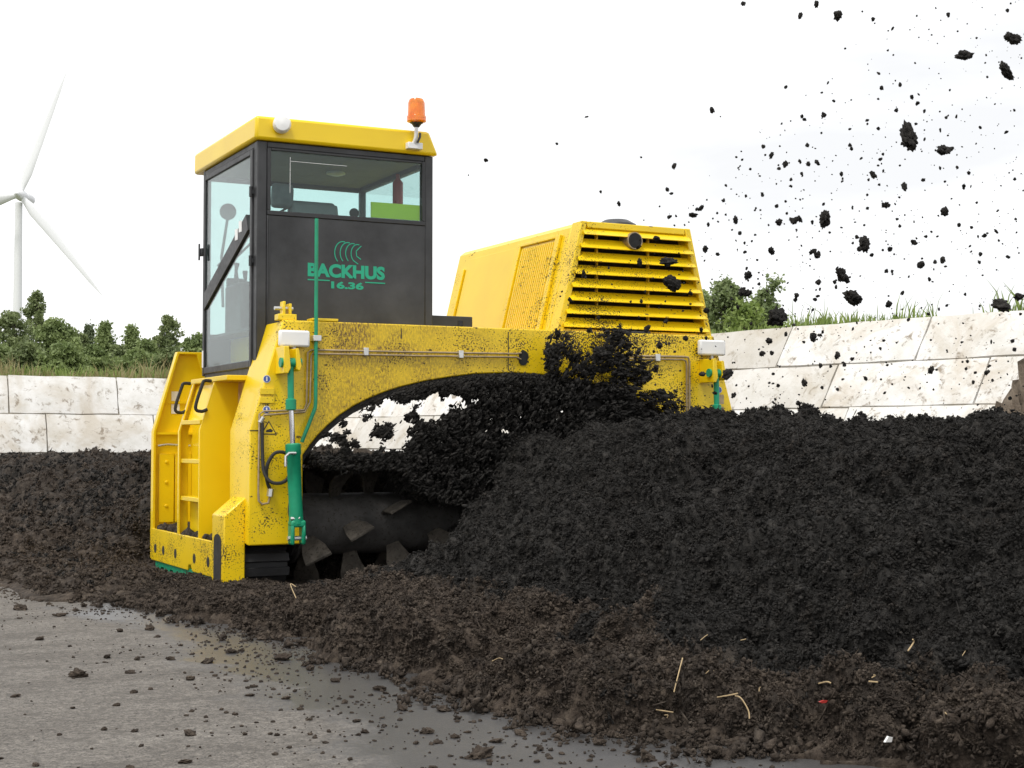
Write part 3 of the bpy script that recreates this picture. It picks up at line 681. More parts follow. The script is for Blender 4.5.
# ---- side bay with ladder --------------------------------------------------------
def prof(x0, x1, zt, zb=.36): return [(x0, zb), (x0, 1.41), (x0+.3*(zt-1.41), zt), (x1, zt), (x1, zb)]
bay = part('side_panel', MB().box(4.38, 4.42, 14.052, 16.42, .30, 1.90), 'yellow_clean', T)
part('inner_panel', MB().box(4.30, 4.379, 14.06, 14.32, .33, 1.05).box(4.34, 4.379, 14.06, 14.45, .33, 1.62), 'yellow_clean', bay, .006)
part('top_ledge', MB().box(4.09, 4.60, 14.052, 15.36, 1.895, 1.945), 'yellow_clean', T, .006)
lad = part('ladder', MB().prism(prof(3.95, 4.34, 1.893), 14.50, 14.53), 'yellow_clean', T, .004)
part('stringer', MB().prism([(3.95, .36), (3.95, 1.41), (4.095, 1.893), (4.195, 1.893), (4.05, 1.41), (4.05, .36)], 15.29, 15.32), 'yellow_clean', lad, .004)
part('stringer_flange', MB().prism([(3.94, .36), (3.94, 1.41), (4.085, 1.893), (4.10, 1.893), (3.955, 1.41), (3.955, .36)], 15.24, 15.288), 'yellow_clean', lad)
for z in (1.50, 1.11, .73): part('rung', MB().box(3.96, 4.14, 14.532, 15.24, z-.025, z+.02), 'yellow_clean', lad, .005)
part('riser', MB().prism([(4.03, 1.52), (4.13, 1.88), (4.16, 1.88), (4.06, 1.52)], 14.535, 15.24), 'yellow_clean', lad)
part('riser', MB().box(4.06, 4.09, 14.85, 15.24, .36, .70), 'yellow_clean', lad)
cyl_ = part('step_damper', MB().cyl((4.15, 14.72, .42), (4.16, 14.75, .95), .018, seg=10).cyl((4.16, 14.75, .95), (4.17, 14.78, 1.42), .010, seg=8), 'steel', lad)
part('damper_end', MB().lathe([(.012, 0), (.026, .02), (.026, .10), (.012, .12)], (4.165, 14.745, .90)), 'rubber', cyl_)
for Yh in (15.27, 14.49):
    part('grab_handle', MB().tube(spl([(4.02, Yh, 1.62), (3.96, Yh-.01, 1.60), (3.90, Yh-.02, 1.64), (3.965, Yh-.02, 1.86), (3.99, Yh-.015, 1.90), (4.06, Yh, 1.90)]), .017, 8), 'rubber', lad)
# far end plate
EP = 16.42
end = part('end_plate', MB().prism([(3.97, .05), (3.97, 1.41), (4.22, 2.27), (4.75, 2.27), (4.75, .05)], EP, EP+.03), 'yellow_clean', T)
part('rim', MB().prism([(3.945, .03), (3.945, 1.41), (4.20, 2.29), (4.75, 2.29), (4.75, 2.265), (4.222, 2.265), (3.972, 1.405), (3.972, .03)], EP-.07, EP+.03), 'yellow_clean', end, .004)
part('gusset', MB().prism([(4.36, 2.26), (4.75, 2.26), (4.75, 1.70), (4.62, 1.78), (4.50, 1.92), (4.41, 2.08)], EP-.30, EP-.27), 'yellow_clean', end)
part('mid_rib', MB().box(3.975, 4.38, EP-.05, EP, 1.38, 1.405), 'yellow_clean', end)
for x in (4.02, 4.20):
    dp = part('cover_panel', MB().box(x, x+.165+(.013 if x > 4.1 else 0), EP-.03, EP-.002, .42, 1.17), 'yellow_clean', end, .004)
    for z in (.60, .86, 1.08): part('bolt', MB().lathe([(.018, 0), (.018, .010), (.010, .014)], (x+.08, EP-.03, z), (0, -1, 0), 10), 'yellow_clean', dp)
part('latch_rod', MB().tube([(4.0, EP-.05, 1.255), (4.10, EP-.055, 1.27), (4.36, EP-.05, 1.255)], .012, 6), 'silver', end)
for z in (1.80, 1.66): part('sticker', MB().box(4.155, 4.245, EP-.006, EP-.003, z-.05, z+.055), 'white_plate', end)
part('sticker_bar', MB().box(4.07, 4.40, EP-.02, EP-.007, 1.722, 1.745), 'yellow_clean', end)
# sill, foot post, green comb
sill = part('sill', MB().prism([(13.95, .36), (13.95, .02), (14.7, .02), (14.75, .08), (14.84, .08), (14.87, .02), (16.38, .02), (16.44, .08), (16.44, .36)], 3.94, 3.975, 'x'), 'yellow_sill', T, .006)
part('tread', MB().box(3.976, 4.379, 13.96, 16.41, .30, .335), 'yellow_body', sill)
for y_ in (14.12, 14.62, 15.35, 15.85, 16.2):
    part('hole', MB().lathe([(.05, 0), (.05, .003)], (3.940, y_, .155), (-1, 0, 0), 12), 'dirt_and_shade_black', sill)  # flat black disc on the sill, painting a hole's dark inside
post = part('foot_post', MB().prism([(3.925, -.04), (3.925, .62), (4.13, .79), (4.13, -.04)], 13.55, 13.945), 'yellow_sill', T, .012)
ov = [(13.75+.125*math.cos(a_), .21+(.16 if math.sin(a_) > 0 else -.16)+.075*math.sin(a_)) for a_ in [2*math.pi*i/24 for i in range(24)]]
part('slot_shade', MB().prism(ov, 3.921, 3.9245, 'x'), 'dirt_and_shade_black', post)  # black plate set slightly proud, its colour stands for shade in an oval hole
comb = [(13.97, .04), (16.2, .04), (16.2, -.045), (15.9, -.045)]
z_ = -.045
comb = [(13.97, .035), (16.25, .035)]
yy = 16.25
for k_ in range(6):
    comb += [(yy, -.075), (yy-.22, -.075), (yy-.25, -.03), (yy-.36, -.03)]; yy -= .38
comb += [(13.97, -.03)]
part('comb_plate', MB().prism(comb, 3.955, 3.972, 'x'), 'green_paint', sill)
# mud lying on the tread
rg = np.random.default_rng(77)
pts = np.stack([rg.uniform(3.99, 4.36, 420), rg.uniform(13.98, 16.38, 420), .335 + .05*rg.random(420)], 1)
md = link('mud_on_tread', scatter('mud_on_tread', pts-np.array(ORG), .02+.035*rg.random(420), SH1, F1, .6, rg), sill); md['kind'] = 'stuff'
# ---- crawler tracks -----------------------------------------------------------------
def track(x0, x1, pads):
    y0, y1, zc, r = 13.82, 16.15, .135, .205
    path = [(y0 - r*math.sin(a), zc + r*math.cos(a)) for a in [math.pi*i/10 for i in range(11)]] + [(y1 + r*math.sin(a), zc - r*math.cos(a)) for a in [math.pi*i/10 for i in range(11)]]
    n = len(path); vs = []; fs = []
    for y, z in path: vs += [(x0, y, z), (x1, y, z)]
    fs = [(2*i, 2*i+1, (2*i+3) % (2*n), (2*i+2) % (2*n)) for i in range(n)] + [tuple(range(0, 2*n, 2)), tuple(range(2*n-1, 0, -2))]
    tk = part('crawler_track', MB().add(vs, fs), 'rubber', T)
    pl = sum(math.dist(path[i], path[(i+1) % n]) for i in range(n)); k = int(pl/.12)
    if pads:
        sm = MB().box(x0-.012, x1+.012, -.038, .038, -.002, .030).mesh('track_pad', 'rubber', (0, 0, 0))
        i = 0; acc = 0.
        for q in range(k):
            s_ = pl*q/k
            while s_ - acc > math.dist(path[i], path[(i+1) % n]): acc += math.dist(path[i], path[(i+1) % n]); i += 1
            p, e = path[i], path[(i+1) % n]; L_ = math.dist(p, e); f_ = (s_-acc)/L_
            y, z = p[0]+(e[0]-p[0])*f_, p[1]+(e[1]-p[1])*f_; nv = Vector((0, y-min(max(y, y0), y1), z-zc)).normalized()
            if nv.z < -.6: continue
            o = link('track_pad', sm, tk); o.matrix_local = Matrix.Translation((-ORG[0], y-ORG[1], z-ORG[2])) @ Matrix.Rotation(math.atan2(-nv.y, nv.z), 4, 'X')
track(4.14, 4.56, True); track(9.14, 9.56, False)
# ---- rotor -----------------------------------------------------------------------------
AY, AZ, RT = 13.95, .50, .30
rot = part('rotor_drum', MB().cyl((4.66, AY, AZ), (9.04, AY, AZ), RT, seg=40), 'rotor_steel', T)
for x in (4.68, 6.9, 9.0): part('rotor_disc', MB().cyl((x, AY, AZ), (x+.025, AY, AZ), RT+.07, seg=40), 'rotor_steel', rot)
for i in range(52):
    f = i/51; x = 4.78 + 4.15*f; a = R(250 - 118*i if False else 205 + i*67)
    pd = MB()
    pr_ = [(RT-.03, 0, .06), (RT+.08, .0, .085), (RT+.17, .03, .12), (RT+.27, .085, .135)]
    vs = []
    for r_, sw, hw in pr_:
        for dx in (-hw, hw):
            for th in (-.014, .014): vs.append((dx, r_, sw+th))
    fs = [(0, 1, 3, 2), (14, 12, 13, 15)]
    fs = [(0, 1, 3, 2), (12, 14, 15, 13)]
    for j in range(3): a0 = 4*j; b0 = a0+4; fs += [(a0, a0+2, b0+2, b0), (a0+1, b0+1, b0+3, a0+3), (a0, b0, b0+1, a0+1), (a0+2, a0+3, b0+3, b0+2)]
    pd.add(vs, fs).xf(Matrix.Translation((x, AY, AZ)) @ Matrix.Rotation(a, 4, 'X') @ Matrix.Rotation(R(28), 4, 'Y'))
    part('paddle', pd, 'paddle_steel', rot, .006)
# ---- plumbing on the rear plate -------------------------------------------------------------
YP = YF-.03
for k_, dz in enumerate((0, -.035)):
    part('hydraulic_pipe', MB().tube([(6.93, YP+.03, 2.195+dz*1.8), (6.86, YP, 2.185+dz), (5.8, YP, 2.172+dz), (4.70-dz*.3, YP, 2.165+dz), (4.665-dz, YP, 2.14+dz), (4.655-dz, YP, 1.66-dz*.4), (4.63-dz*.2, YP, 1.60+dz*.5), (4.24, YP, 1.585+dz), (4.20-dz, YP, 1.56+dz), (4.195-dz, YP, 1.48 if k_ else .83)], .0095, 8), 'pipe_brown', T)
for x in (5.22, 6.22):
    part('pipe_clamp', MB().box(x, x+.05, YP-.02, YF-.001, 2.125, 2.20), 'silver', T, .004)
part('pipe_opening', MB().lathe([(.055, 0), (.055, .004)], (6.96, YF, 2.165), (0, -1, 0), 16).lathe([(.05, 0), (.05, .004)], (6.95, YF-.005, 2.12), (0, -1, 0), 16), 'dark_void', T)
part('hydraulic_pipe', MB().tube([(8.0, YP, 2.195), (8.86, YP, 2.205), (8.92, YP, 2.20), (8.935, YP, 2.15), (8.93, YP, 1.4)], .012, 8), 'pipe_brown', T)
part('hydraulic_pipe', MB().tube([(8.0, YP, 2.165), (8.86, YP, 2.175), (8.89, YP, 2.16), (8.90, YP, 2.12), (8.895, YP, 1.4)], .010, 8), 'pipe_brown', T)
part('pipe_clamp', MB().box(8.50, 8.56, YP-.02, YF-.001, 2.15, 2.225), 'silver', T, .004)
part('hose_fitting', MB().cyl((4.205, YP, 1.48), (4.235, YP, 1.53), .022, seg=10), 'silver', T)
part('hose_fitting', MB().cyl((4.30, YP-.01, .80), (4.31, YP-.01, .87), .03, seg=6), 'silver', T)
part('hydraulic_hose', MB().tube(spl([(4.225, YP-.01, 1.48), (4.225, YP-.02, 1.2), (4.235, YP-.05, 1.02), (4.30, YP-.08, .93), (4.42, YP-.09, .94), (4.49, YP-.09, 1.06), (4.44, YP-.08, 1.19), (4.33, YP-.07, 1.20), (4.26, YP-.05, 1.08), (4.27, YP-.02, .95), (4.30, YP-.01, .87)]), .017, 8), 'hose', T)
part('hydraulic_hose', MB().tube(spl([(4.46, YP-.10, 1.28), (4.51, YP-.12, 1.16), (4.53, YP-.12, 1.0), (4.47, YP-.13, .80), (4.45, YP-.14, .66), (4.47, YP-.16, .58)]), .019, 8), 'hose', T)
part('hydraulic_pipe', MB().tube([(4.195, YP, .83), (4.20, YP, .76), (4.23, YP, .73), (4.29, YP, .74), (4.305, YP, .80)], .011, 8), 'pipe_brown', T)
# lift cylinders
def lift(xo, full):
    yc = 13.20; g = lambda x: x+xo
    br = part('cylinder_bracket', MB().prism([(g(4.36), 2.18), (g(4.405), 2.18), (g(4.425), 1.98), (g(4.40), 1.93), (g(4.36), 1.93)], yc-.06, YF-.001).prism([(g(4.47), 2.16), (g(4.50), 2.16), (g(4.53), 2.0), (g(4.51), 1.95), (g(4.48), 1.97)], yc-.06, YF-.001), 'yellow_body', T, .006)
    part('pin', MB().cyl((g(4.34), yc, 2.03), (g(4.54), yc, 2.03), .045, seg=14), 'green_paint', br)
    rod = part('cylinder_rod_end', MB().lathe([(.030, 0), (.030, .36), (.05, .37), (.05, .46), (.03, .47)], (g(4.44), yc, 2.06), (.012, 0, -1), 14), 'green_paint', T)
    part('piston_rod', MB().cyl((g(4.447), yc, 1.62), (g(4.468), yc, 1.20), .026, seg=14), 'chrome', rod)
    brl = part('cylinder_barrel', MB().lathe([(.05, 0), (.072, .01), (.072, .10), (.066, .11), (.062, .5), (.066, .70), (.066, .74)], (g(4.467), yc, 1.29), (.05, 0, -1), 18), 'green_paint', T)
    part('clevis', MB().box(g(4.44), g(4.475), yc-.06, yc+.06, .36, .56).box(g(4.545), g(4.58), yc-.06, yc+.06, .36, .56).box(g(4.44), g(4.58), yc-.06, yc+.06, .52, .585), 'green_paint', brl, .02)
    part('clevis_bolt', MB().cyl((g(4.42), yc, .42), (g(4.60), yc, .42), .022, seg=10), 'silver', brl)
    part('port_fitting', MB().tube([(g(4.47), yc-.07, 1.2), (g(4.40), yc-.09, 1.20), (g(4.37), yc-.09, 1.17), (g(4.37), yc-.09, 1.08)], .014, 8), 'silver', brl)
    part('port_fitting', MB().cyl((g(4.44), yc-.03, .60), (g(4.52), yc-.05, .605), .02, seg=8), 'silver', brl)
lift(0, 1); lift(4.72, 0)
part('green_rod', MB().tube([(4.735, YF-.06, 3.40), (4.735, YF-.06, 1.70), (4.73, YF-.06, 1.62), (4.60, YF-.06, 1.30)], .018, 10), 'green_paint', T)
part('rod_clamp', MB().box(4.70, 4.78, YF-.09, YF-.001, 2.245, 2.30), 'silver', T, .005)
for x0, x1, z0, z1, nm in ((4.37, 4.665, 2.185, 2.34, 1), (9.03, 9.36, 2.225, 2.39, 2)):
    lp = part('work_light', MB().box(x0, x1, YF-.10, YF-.03, z0, z1), 'white_plate', T, .02)
    part('light_mount', MB().cyl(((x0+x1)/2, YF-.065, z0), ((x0+x1)/2, YF-.065, z0-.06), .02, seg=8).box((x0+x1)/2-.05, (x0+x1)/2+.05, YF-.028, YF-.001, z0+.02, z1-.05), 'steel', lp)
def sticker(name, x, z, wd, ht, mat, parent): return part(name, MB().box(x-wd/2, x+wd/2, YF-.003, YF-.0012, z-ht/2, z+ht/2), mat, parent)
def disc(x, z, r, mat, d=.003):
    return part('sticker', MB().lathe([(r, 0), (r, d)], (x, YF-.001, z), (0, -1, 0), 20), mat, face)
for x, z in ((4.277, 1.885), (4.277, 1.60)):
    s_ = disc(x, z, .036, 'white_plate'); part('sticker_print', MB().lathe([(.031, 0), (.031, .001)], (x, YF-.0045, z), (0, -1, 0), 20), 'blue_sticker', face)
    part('sticker_print', MB().box(x-.006, x+.006, YF-.0072, YF-.006, z-.02, z+.02), 'white_plate', face)
part('reflector', MB().box(4.21, 4.35, YF-.018, YF-.001, 1.74, 1.80).box(4.21, 4.35, YF-.012, YF-.001, 1.66, 1.72), 'yellow_body', face, .004)
tri = [(4.22, 1.37), (4.38, 1.37), (4.30, 1.50)]
part('warning_triangle', MB().prism(tri, YF-.003, YF-.0012), 'black_print', face)
part('warning_triangle_field', MB().prism([(4.238, 1.38), (4.362, 1.38), (4.30, 1.482)], YF-.005, YF-.0035), 'yellow_clean', face)
part('warning_print', MB().prism([(4.272, 1.392), (4.33, 1.392), (4.34, 1.41), (4.315, 1.425), (4.275, 1.41)], YF-.0068, YF-.0055), 'black_print', face)
disc(9.335, 1.86, .036, 'white_plate'); part('sticker_print', MB().lathe([(.031, 0), (.031, .001)], (9.335, YF-.0045, 1.86), (0, -1, 0), 20), 'blue_sticker', face)
for z in (1.76, 1.63): sticker('rust_plate', 9.335, z, .12, .10, 'pipe_brown', face)
# ---- engine hood -----------------------------------------------------------------------------
HY0, HY1, ZB, ZT = 13.62, 16.62, 2.402, 3.62
hl = lambda z: 7.46 + .30*(z-ZB)/(ZT-ZB); hr = lambda z: 9.41 - .29*(z-ZB)/(ZT-ZB)
hood = part('engine_hood', MB().prism([(hl(ZB), ZB), (hl(ZT-.05), ZT-.05), (hl(ZT)+.05, ZT), (hr(ZT)-.05, ZT), (hr(ZT-.05), ZT-.05), (hr(ZB), ZB)], HY0+.20, HY1), 'yellow_hood', T, .015)
cheek = MB()
for fn, w_ in ((hl, .07), (hr, -.07)):
    cheek.prism([(fn(ZB), ZB), (fn(ZT), ZT), (fn(ZT)+w_, ZT), (fn(ZB)+w_, ZB)], HY0, HY0+.199)
cheek.box(hl(ZT)+.07, hr(ZT)-.07, HY0, HY0+.199, ZT-.07, ZT-.002).box(hl(ZB)+.07, hr(ZB)-.07, HY0+.01, HY0+.199, ZB, ZB+.08)
part('grille_frame', cheek, 'yellow_hood', hood, .008)
part('grille_recess', MB().prism([(hl(ZB)+.05, ZB+.02), (hl(ZT)+.05, ZT-.03), (hr(ZT)-.05, ZT-.03), (hr(ZB)-.05, ZB+.02)], HY0+.185, HY0+.1985), 'dark_void', hood)
for i in range(8):
    z = ZB + .145 + i*.140; zc_ = z
    xl, xr = hl(zc_)+.035, hr(zc_)-.035
    sl_ = MB().add([(xl, HY0-.045, z-.05), (xr, HY0-.045, z-.05), (xr-.01, HY0+.06, z+.055), (xl+.01, HY0+.06, z+.055), (xl, HY0-.035, z-.055), (xr, HY0-.035, z-.055), (xr-.01, HY0+.07, z+.045), (xl+.01, HY0+.07, z+.045)],
                   [(0, 1, 2, 3), (7, 6, 5, 4), (0, 4, 5, 1), (3, 2, 6, 7), (0, 3, 7, 4), (1, 5, 6, 2)])
    part('louvre_slat', sl_, 'yellow_hood', hood)
for x in (7.98, 8.62): part('grille_stay', MB().box(x, x+.02, HY0+.075, HY0+.11, ZB+.08, ZT-.07), 'yellow_hood', hood)
rg2 = random.Random(3)
for x, z, w_ in ((8.62, 3.10, .22), (8.78, 2.96, .2), (8.72, 2.83, .2), (8.62, 2.68, .3), (8.80, 2.545, .2), (8.35, 2.68, .08)):
    part('engine_fitting', MB().tube([(x, HY0+.12, z-.02), (x+w_*.5, HY0+.10, z), (x+w_, HY0+.12, z-.01)], .014, 6), 'silver', hood)
ex = part('exhaust_pipe', MB().lathe([(.082, 0), (.092, .0), (.092, .20), (.082, .20)], (8.38, HY0+.14, 3.44), (0, -1, 0), 20), 'pipe_brown', hood)
part('exhaust_mouth', MB().lathe([(.082, 0), (.082, .202)], (8.38, HY0+.14, 3.44), (0, -1, 0), 20), 'dark_void', ex)
part('grille_handle', MB().box(8.15, 8.58, HY0-.055, HY0-.02, ZB+.045, ZB+.075), 'cab_trim', hood, .01)
part('intake_cap', MB().lathe([(.22, 0), (.24, .02), (.22, .07), (.13, .12), (.02, .13)], (8.5, 14.15, ZT), (0, 0, 1), 24), 'cab_grey', hood)
# left flank of the hood: frames, ribbed vent, plain panel (laid on the leaning side)
e1 = Vector((.30, 0, ZT-ZB)).normalized(); nn = Vector((-e1.z, 0, e1.x)); LS = (ZT-ZB)/e1.z
def flank(y0, y1, s0, s1, d, lift_=.002, lean=.0):
    mb = MB(); vs = []
    for dd in (lift_, lift_+d):
        for y, s_ in ((y0, s0), (y1, s0), (y1, s1), (y0, s1)): p = Vector((hl(ZB), y, ZB)) + e1*s_ + nn*dd; vs.append(p)
    return mb.add(vs, [(0, 1, 2, 3), (7, 6, 5, 4), (0, 4, 5, 1), (1, 5, 6, 2), (2, 6, 7, 3), (3, 7, 4, 0)])
vp = part('vent_panel', flank(14.08, 14.88, .06, 1.10, .012), 'yellow_hood', hood)
for i in range(16): part('vent_rib', flank(14.11+i*.047, 14.133+i*.047, .09, 1.07, .014, .0145), 'yellow_hood', vp)
for a_ in ((13.98, 14.07, .03, 1.14), (14.89, 14.98, .03, 1.14), (14.071, 14.889, 1.105, 1.14)): part('vent_frame', flank(*a_, .035), 'yellow_hood', hood, .006)
part('plain_panel', flank(15.03, 16.30, .06, 1.12, .01), 'yellow_clean', hood, .004)
part('vent_frame', flank(16.33, 16.43, .03, 1.0, .03), 'yellow_hood', hood, .006)
# ---- cab ---------------------------------------------------------------------------------------
CX0, CX1, CY0, CY1, CZ0, CZ1 = 4.33, 6.18, 13.90, 15.82, 2.0, 4.205
cab = part('cab', MB().box(CX0, CX0+.10, CY0, CY0+.11, CZ0, CZ1).box(CX1-.09, CX1, CY0, CY0+.10, 2.42, CZ1).box(CX0, CX0+.07, CY1-.07, CY1, CZ0, CZ1).box(CX1-.07, CX1, CY1-.07, CY1, 2.42, CZ1)
           .box(CX0+.10, CX1-.09, CY0+.002, CY0+.09, CZ1-.06, CZ1).box(CX0+.002, CX0+.08, CY0+.11, CY1-.07, CZ1-.06, CZ1).box(CX1-.08, CX1-.002, CY0+.10, CY1-.07, CZ1-.10, CZ1).box(CX0+.07, CX1-.07, CY1-.068, CY1-.002, CZ1-.10, CZ1), 'cab_grey', T, .01)
part('rear_panel', MB().box(CX0+.10, CX1-.09, CY0-.006, CY0+.05, 2.42, 3.49), 'cab_grey', cab, .006)
part('panel_edge', MB().box(CX0+.115, CX0+.13, CY0-.012, CY0-.0065, 2.45, 3.46), 'cab_trim', cab)
part('window_frame', MB().box(CX0+.10, CX1-.09, CY0-.012, CY0+.06, 3.492, 3.535).box(CX0+.10, CX0+.135, CY0-.012, CY0+.06, 3.537, 4.143).box(CX1-.125, CX1-.09, CY0-.012, CY0+.06, 3.537, 4.143).box(CX0+.137, CX1-.127, CY0-.012, CY0+.06, 4.12, 4.143), 'cab_trim', cab, .004)
part('rear_window', MB().box(CX0+.136, CX1-.126, CY0+.01, CY0+.016, 3.536, 4.119), 'glass', cab)
part('wiper_mark', MB().box(4.66, 4.665, CY0+.005, CY0+.008, 3.72, 4.07).box(4.66, 5.25, CY0+.005, CY0+.008, 4.03, 4.034), 'silver', cab)
# other walls
part('side_wall', MB().box(CX1-.05, CX1-.002, CY0+.10, CY1-.07, 2.42, 3.30), 'cab_grey', cab)
part('side_window', MB().box(CX1-.04, CX1-.034, CY0+.10, CY1-.07, 3.302, CZ1-.102), 'glass', cab)
part('front_wall', MB().box(CX0+.07, CX1-.07, CY1-.05, CY1-.004, CZ0, 2.45), 'cab_grey', cab)
part('windscreen', MB().box(CX0+.07, CX1-.07, CY1-.03, CY1-.024, 2.452, CZ1-.102), 'glass', cab)
part('floor', MB().box(CX0+.06, CX1-.06, CY0+.06, CY1-.06, 2.402, 2.43).box(CX0+.02, CX0+.3, CY0+.12, CY1-.08, CZ0+.0, CZ0+.05), 'cab_trim', cab)
part('floor_skirt', MB().box(CX0+.01, CX0+.06, CY0+.11, CY1-.07, CZ0-.06, CZ0+.10), 'cab_grey', cab, .006)
part('ceiling', MB().box(CX0+.085, CX1-.085, CY0+.095, CY1-.075, CZ1-.055, CZ1-.01), 'cab_lining', cab)
part('ceiling_lamp', MB().lathe([(.10, 0), (.10, .02), (.05, .035)], (5.5, 14.9, CZ1-.056), (0, 0, -1), 16), 'white_plate', cab)
door = part('door', MB().box(CX0-.018, CX0+.025, CY0+.115, CY0+.18, CZ0+.02, CZ1-.065).box(CX0-.018, CX0+.025, CY1-.135, CY1-.075, CZ0+.02, CZ1-.065).box(CX0-.018, CX0+.025, CY0+.182, CY1-.137, CZ0+.02, CZ0+.09).box(CX0-.018, CX0+.025, CY0+.182, CY1-.137, CZ1-.12, CZ1-.065), 'cab_grey', cab, .008)
part('door_glass', MB().box(CX0-.002, CX0+.004, CY0+.181, CY1-.136, CZ0+.091, CZ1-.121), 'glass', door)
pA, pB = onX(203, 303, CX0-.02), onX(247, 222, CX0-.02)
dv = Vector((0, pB[1]-pA[1], pB[2]-pA[2])); up_ = Vector((0, -dv.z, dv.y)).normalized()*.085
vs = []
for x in (CX0-.022, CX0+.03):
    for q in (Vector(pA)-up_, Vector(pB)-up_, Vector(pB)+up_, Vector(pA)+up_): vs.append((x, min(max(q.y, CY0+.13), CY1-.09), q.z))
part('door_brace', MB().add(vs, [(0, 1, 2, 3), (7, 6, 5, 4), (0, 4, 5, 1), (1, 5, 6, 2), (2, 6, 7, 3), (3, 7, 4, 0)]), 'cab_grey', door)
pS = onX(240, 227, CX0-.026)
for dy_ in (0, .13): part('sticker', MB().box(CX0-.027, CX0-.0225, pS[1]-.05+dy_, pS[1]+.04+dy_, pS[2]-.05-dy_*.5, pS[2]+.06-dy_*.5), 'white_plate', door)
for z in (3.72, 3.05): part('hinge', MB().cyl((CX0-.03, CY0+.10, z-.05), (CX0-.03, CY0+.10, z+.05), .018, seg=10).box(CX0-.03, CX0+.01, CY0+.085, CY0+.13, z-.02, z+.02), 'cab_trim', door)
pH = onX(199, 260, CX0-.02)
part('latch', MB().box(CX0-.045, CX0-.0, CY1-.10, CY1+.0, 3.29, 3.37).box(CX0-.06, CX0-.045, CY1-.07, CY1-.03, 3.24, 3.42), 'cab_trim', door, .008)
part('sticker', MB().box(CX0-.024, CX0-.019, CY1-.125, CY1-.085, 2.09, 2.27), 'white_plate', door)
roof = part('roof', MB().prism([(CX0-.035, 4.21), (CX0-.03, 4.44), (CX1-.06, 4.45), (CX1+.045, 4.21)], CY0-.045, CY1+.26), 'yellow_clean', T, .03)
rl = part('roof_lamp', MB().lathe([(.045, 0), (.085, .02), (.088, .07), (.07, .10), (.02, .11)], (4.555, CY0-.04, 4.36), (-.2, -1, .05), 20), 'white_plate', roof)
bp = onY(414, 131, CY0-.10)
br_ = part('beacon_bracket', MB().box(bp[0]-.07, bp[0]+.09, CY0-.12, CY0-.046, 4.245, 4.31).tube([(bp[0], CY0-.10, 4.30), (bp[0]+.01, CY0-.13, 4.36), (bp[0]+.01, CY0-.14, 4.46)], .022, 8), 'white_plate', roof, .006)
part('bracket_clip', MB().tube([(bp[0]+.02, CY0-.14, 4.30), (bp[0]+.04, CY0-.16, 4.36), (bp[0]+.045, CY0-.15, 4.40)], .012, 6), 'cab_trim', br_)
bc = part('beacon', MB().lathe([(.075, 0), (.098, .01), (.098, .06), (.090, .065), (.085, .20), (.07, .235), (.03, .25)], (bp[0]+.01, CY0-.14, 4.505), (0, .02, 1), 24), 'amber', roof)
part('beacon_base', MB().lathe([(.03, 0), (.05, .03), (.07, .042)], (bp[0]+.01, CY0-.14, 4.46), (0, 0, 1), 16), 'cab_trim', bc)
# ---- inside the cab --------------------------------------------------------------------------
seat = part('seat', MB().prism([(14.62, 2.75), (15.12, 2.78), (15.12, 2.90), (14.72, 2.90), (14.60, 3.72), (14.48, 3.76), (14.44, 3.70)], 4.86, 5.34, 'x').box(4.98, 5.22, 14.65, 15.0, 2.43, 2.75), 'seat_fabric', cab, .05)
part('headrest', MB().prism([(14.42, 3.66), (14.54, 3.66), (14.52, 3.88), (14.46, 3.92), (14.40, 3.86)], 4.66, 4.88, 'x'), 'seat_fabric', seat, .04)
part('seat_top', MB().prism([(14.40, 3.56), (14.56, 3.56), (14.53, 3.72), (14.44, 3.73)], 4.86, 5.36, 'x'), 'cab_lining', seat, .03)
part('console', MB().box(5.45, 5.75, 14.7, 15.4, 2.43, 3.05).box(4.48, 4.66, 14.9, 15.5, 2.43, 2.95), 'cab_trim', cab, .03)
part('joystick', MB().tube([(4.57, 15.3, 2.95), (4.56, 15.35, 3.10), (4.57, 15.36, 3.18)], [.015, .015, .03], 8).tube([(4.57, 15.05, 2.95), (4.55, 15.0, 3.06)], [.015, .028], 8), 'cab_trim', cab)
part('lime_board', MB().box(5.52, 6.045, CY0+.03, CY0+.05, 3.545, 3.70), 'lime', cab)
part('fire_extinguisher', MB().lathe([(.05, 0), (.055, .02), (.055, .33), (.02, .38), (.02, .42)], (5.98, 14.35, 3.66), (0, 0, 1), 14), 'red_paint', cab)
part('round_mirror', MB().lathe([(.09, 0), (.09, .02)], (4.62, CY1+.05, 3.80), (-.45, -.9, 0), 20).lathe([(.055, 0), (.055, .02)], (6.02, CY1-.11, 3.86), (-.45, -.9, 0), 16), 'cab_trim', cab)
part('mirror_arm', MB().tube([(4.62, CY1+.06, 3.75), (4.55, CY1+.05, 3.3), (4.53, CY1-.09, 2.75)], .016, 8), 'cab_lining', cab)
part('wiper', MB().tube([(4.50, CY1+.02, 3.2), (5.02, CY1+.02, 3.72), (5.3, CY1+.02, 3.9)], .014, 6).tube([(4.50, CY1+.02, 3.1), (5.1, CY1+.02, 3.70)], .014, 6), 'cab_trim', cab)
mr = part('wing_mirror', MB().box(4.66, 4.86, CY1+.22, CY1+.26, 2.75, 3.10), 'cab_trim', cab, .02)
part('mirror_stay', MB().tube([(4.7, CY1, 3.2), (4.76, CY1+.24, 3.10)], .014, 6), 'cab_trim', mr)
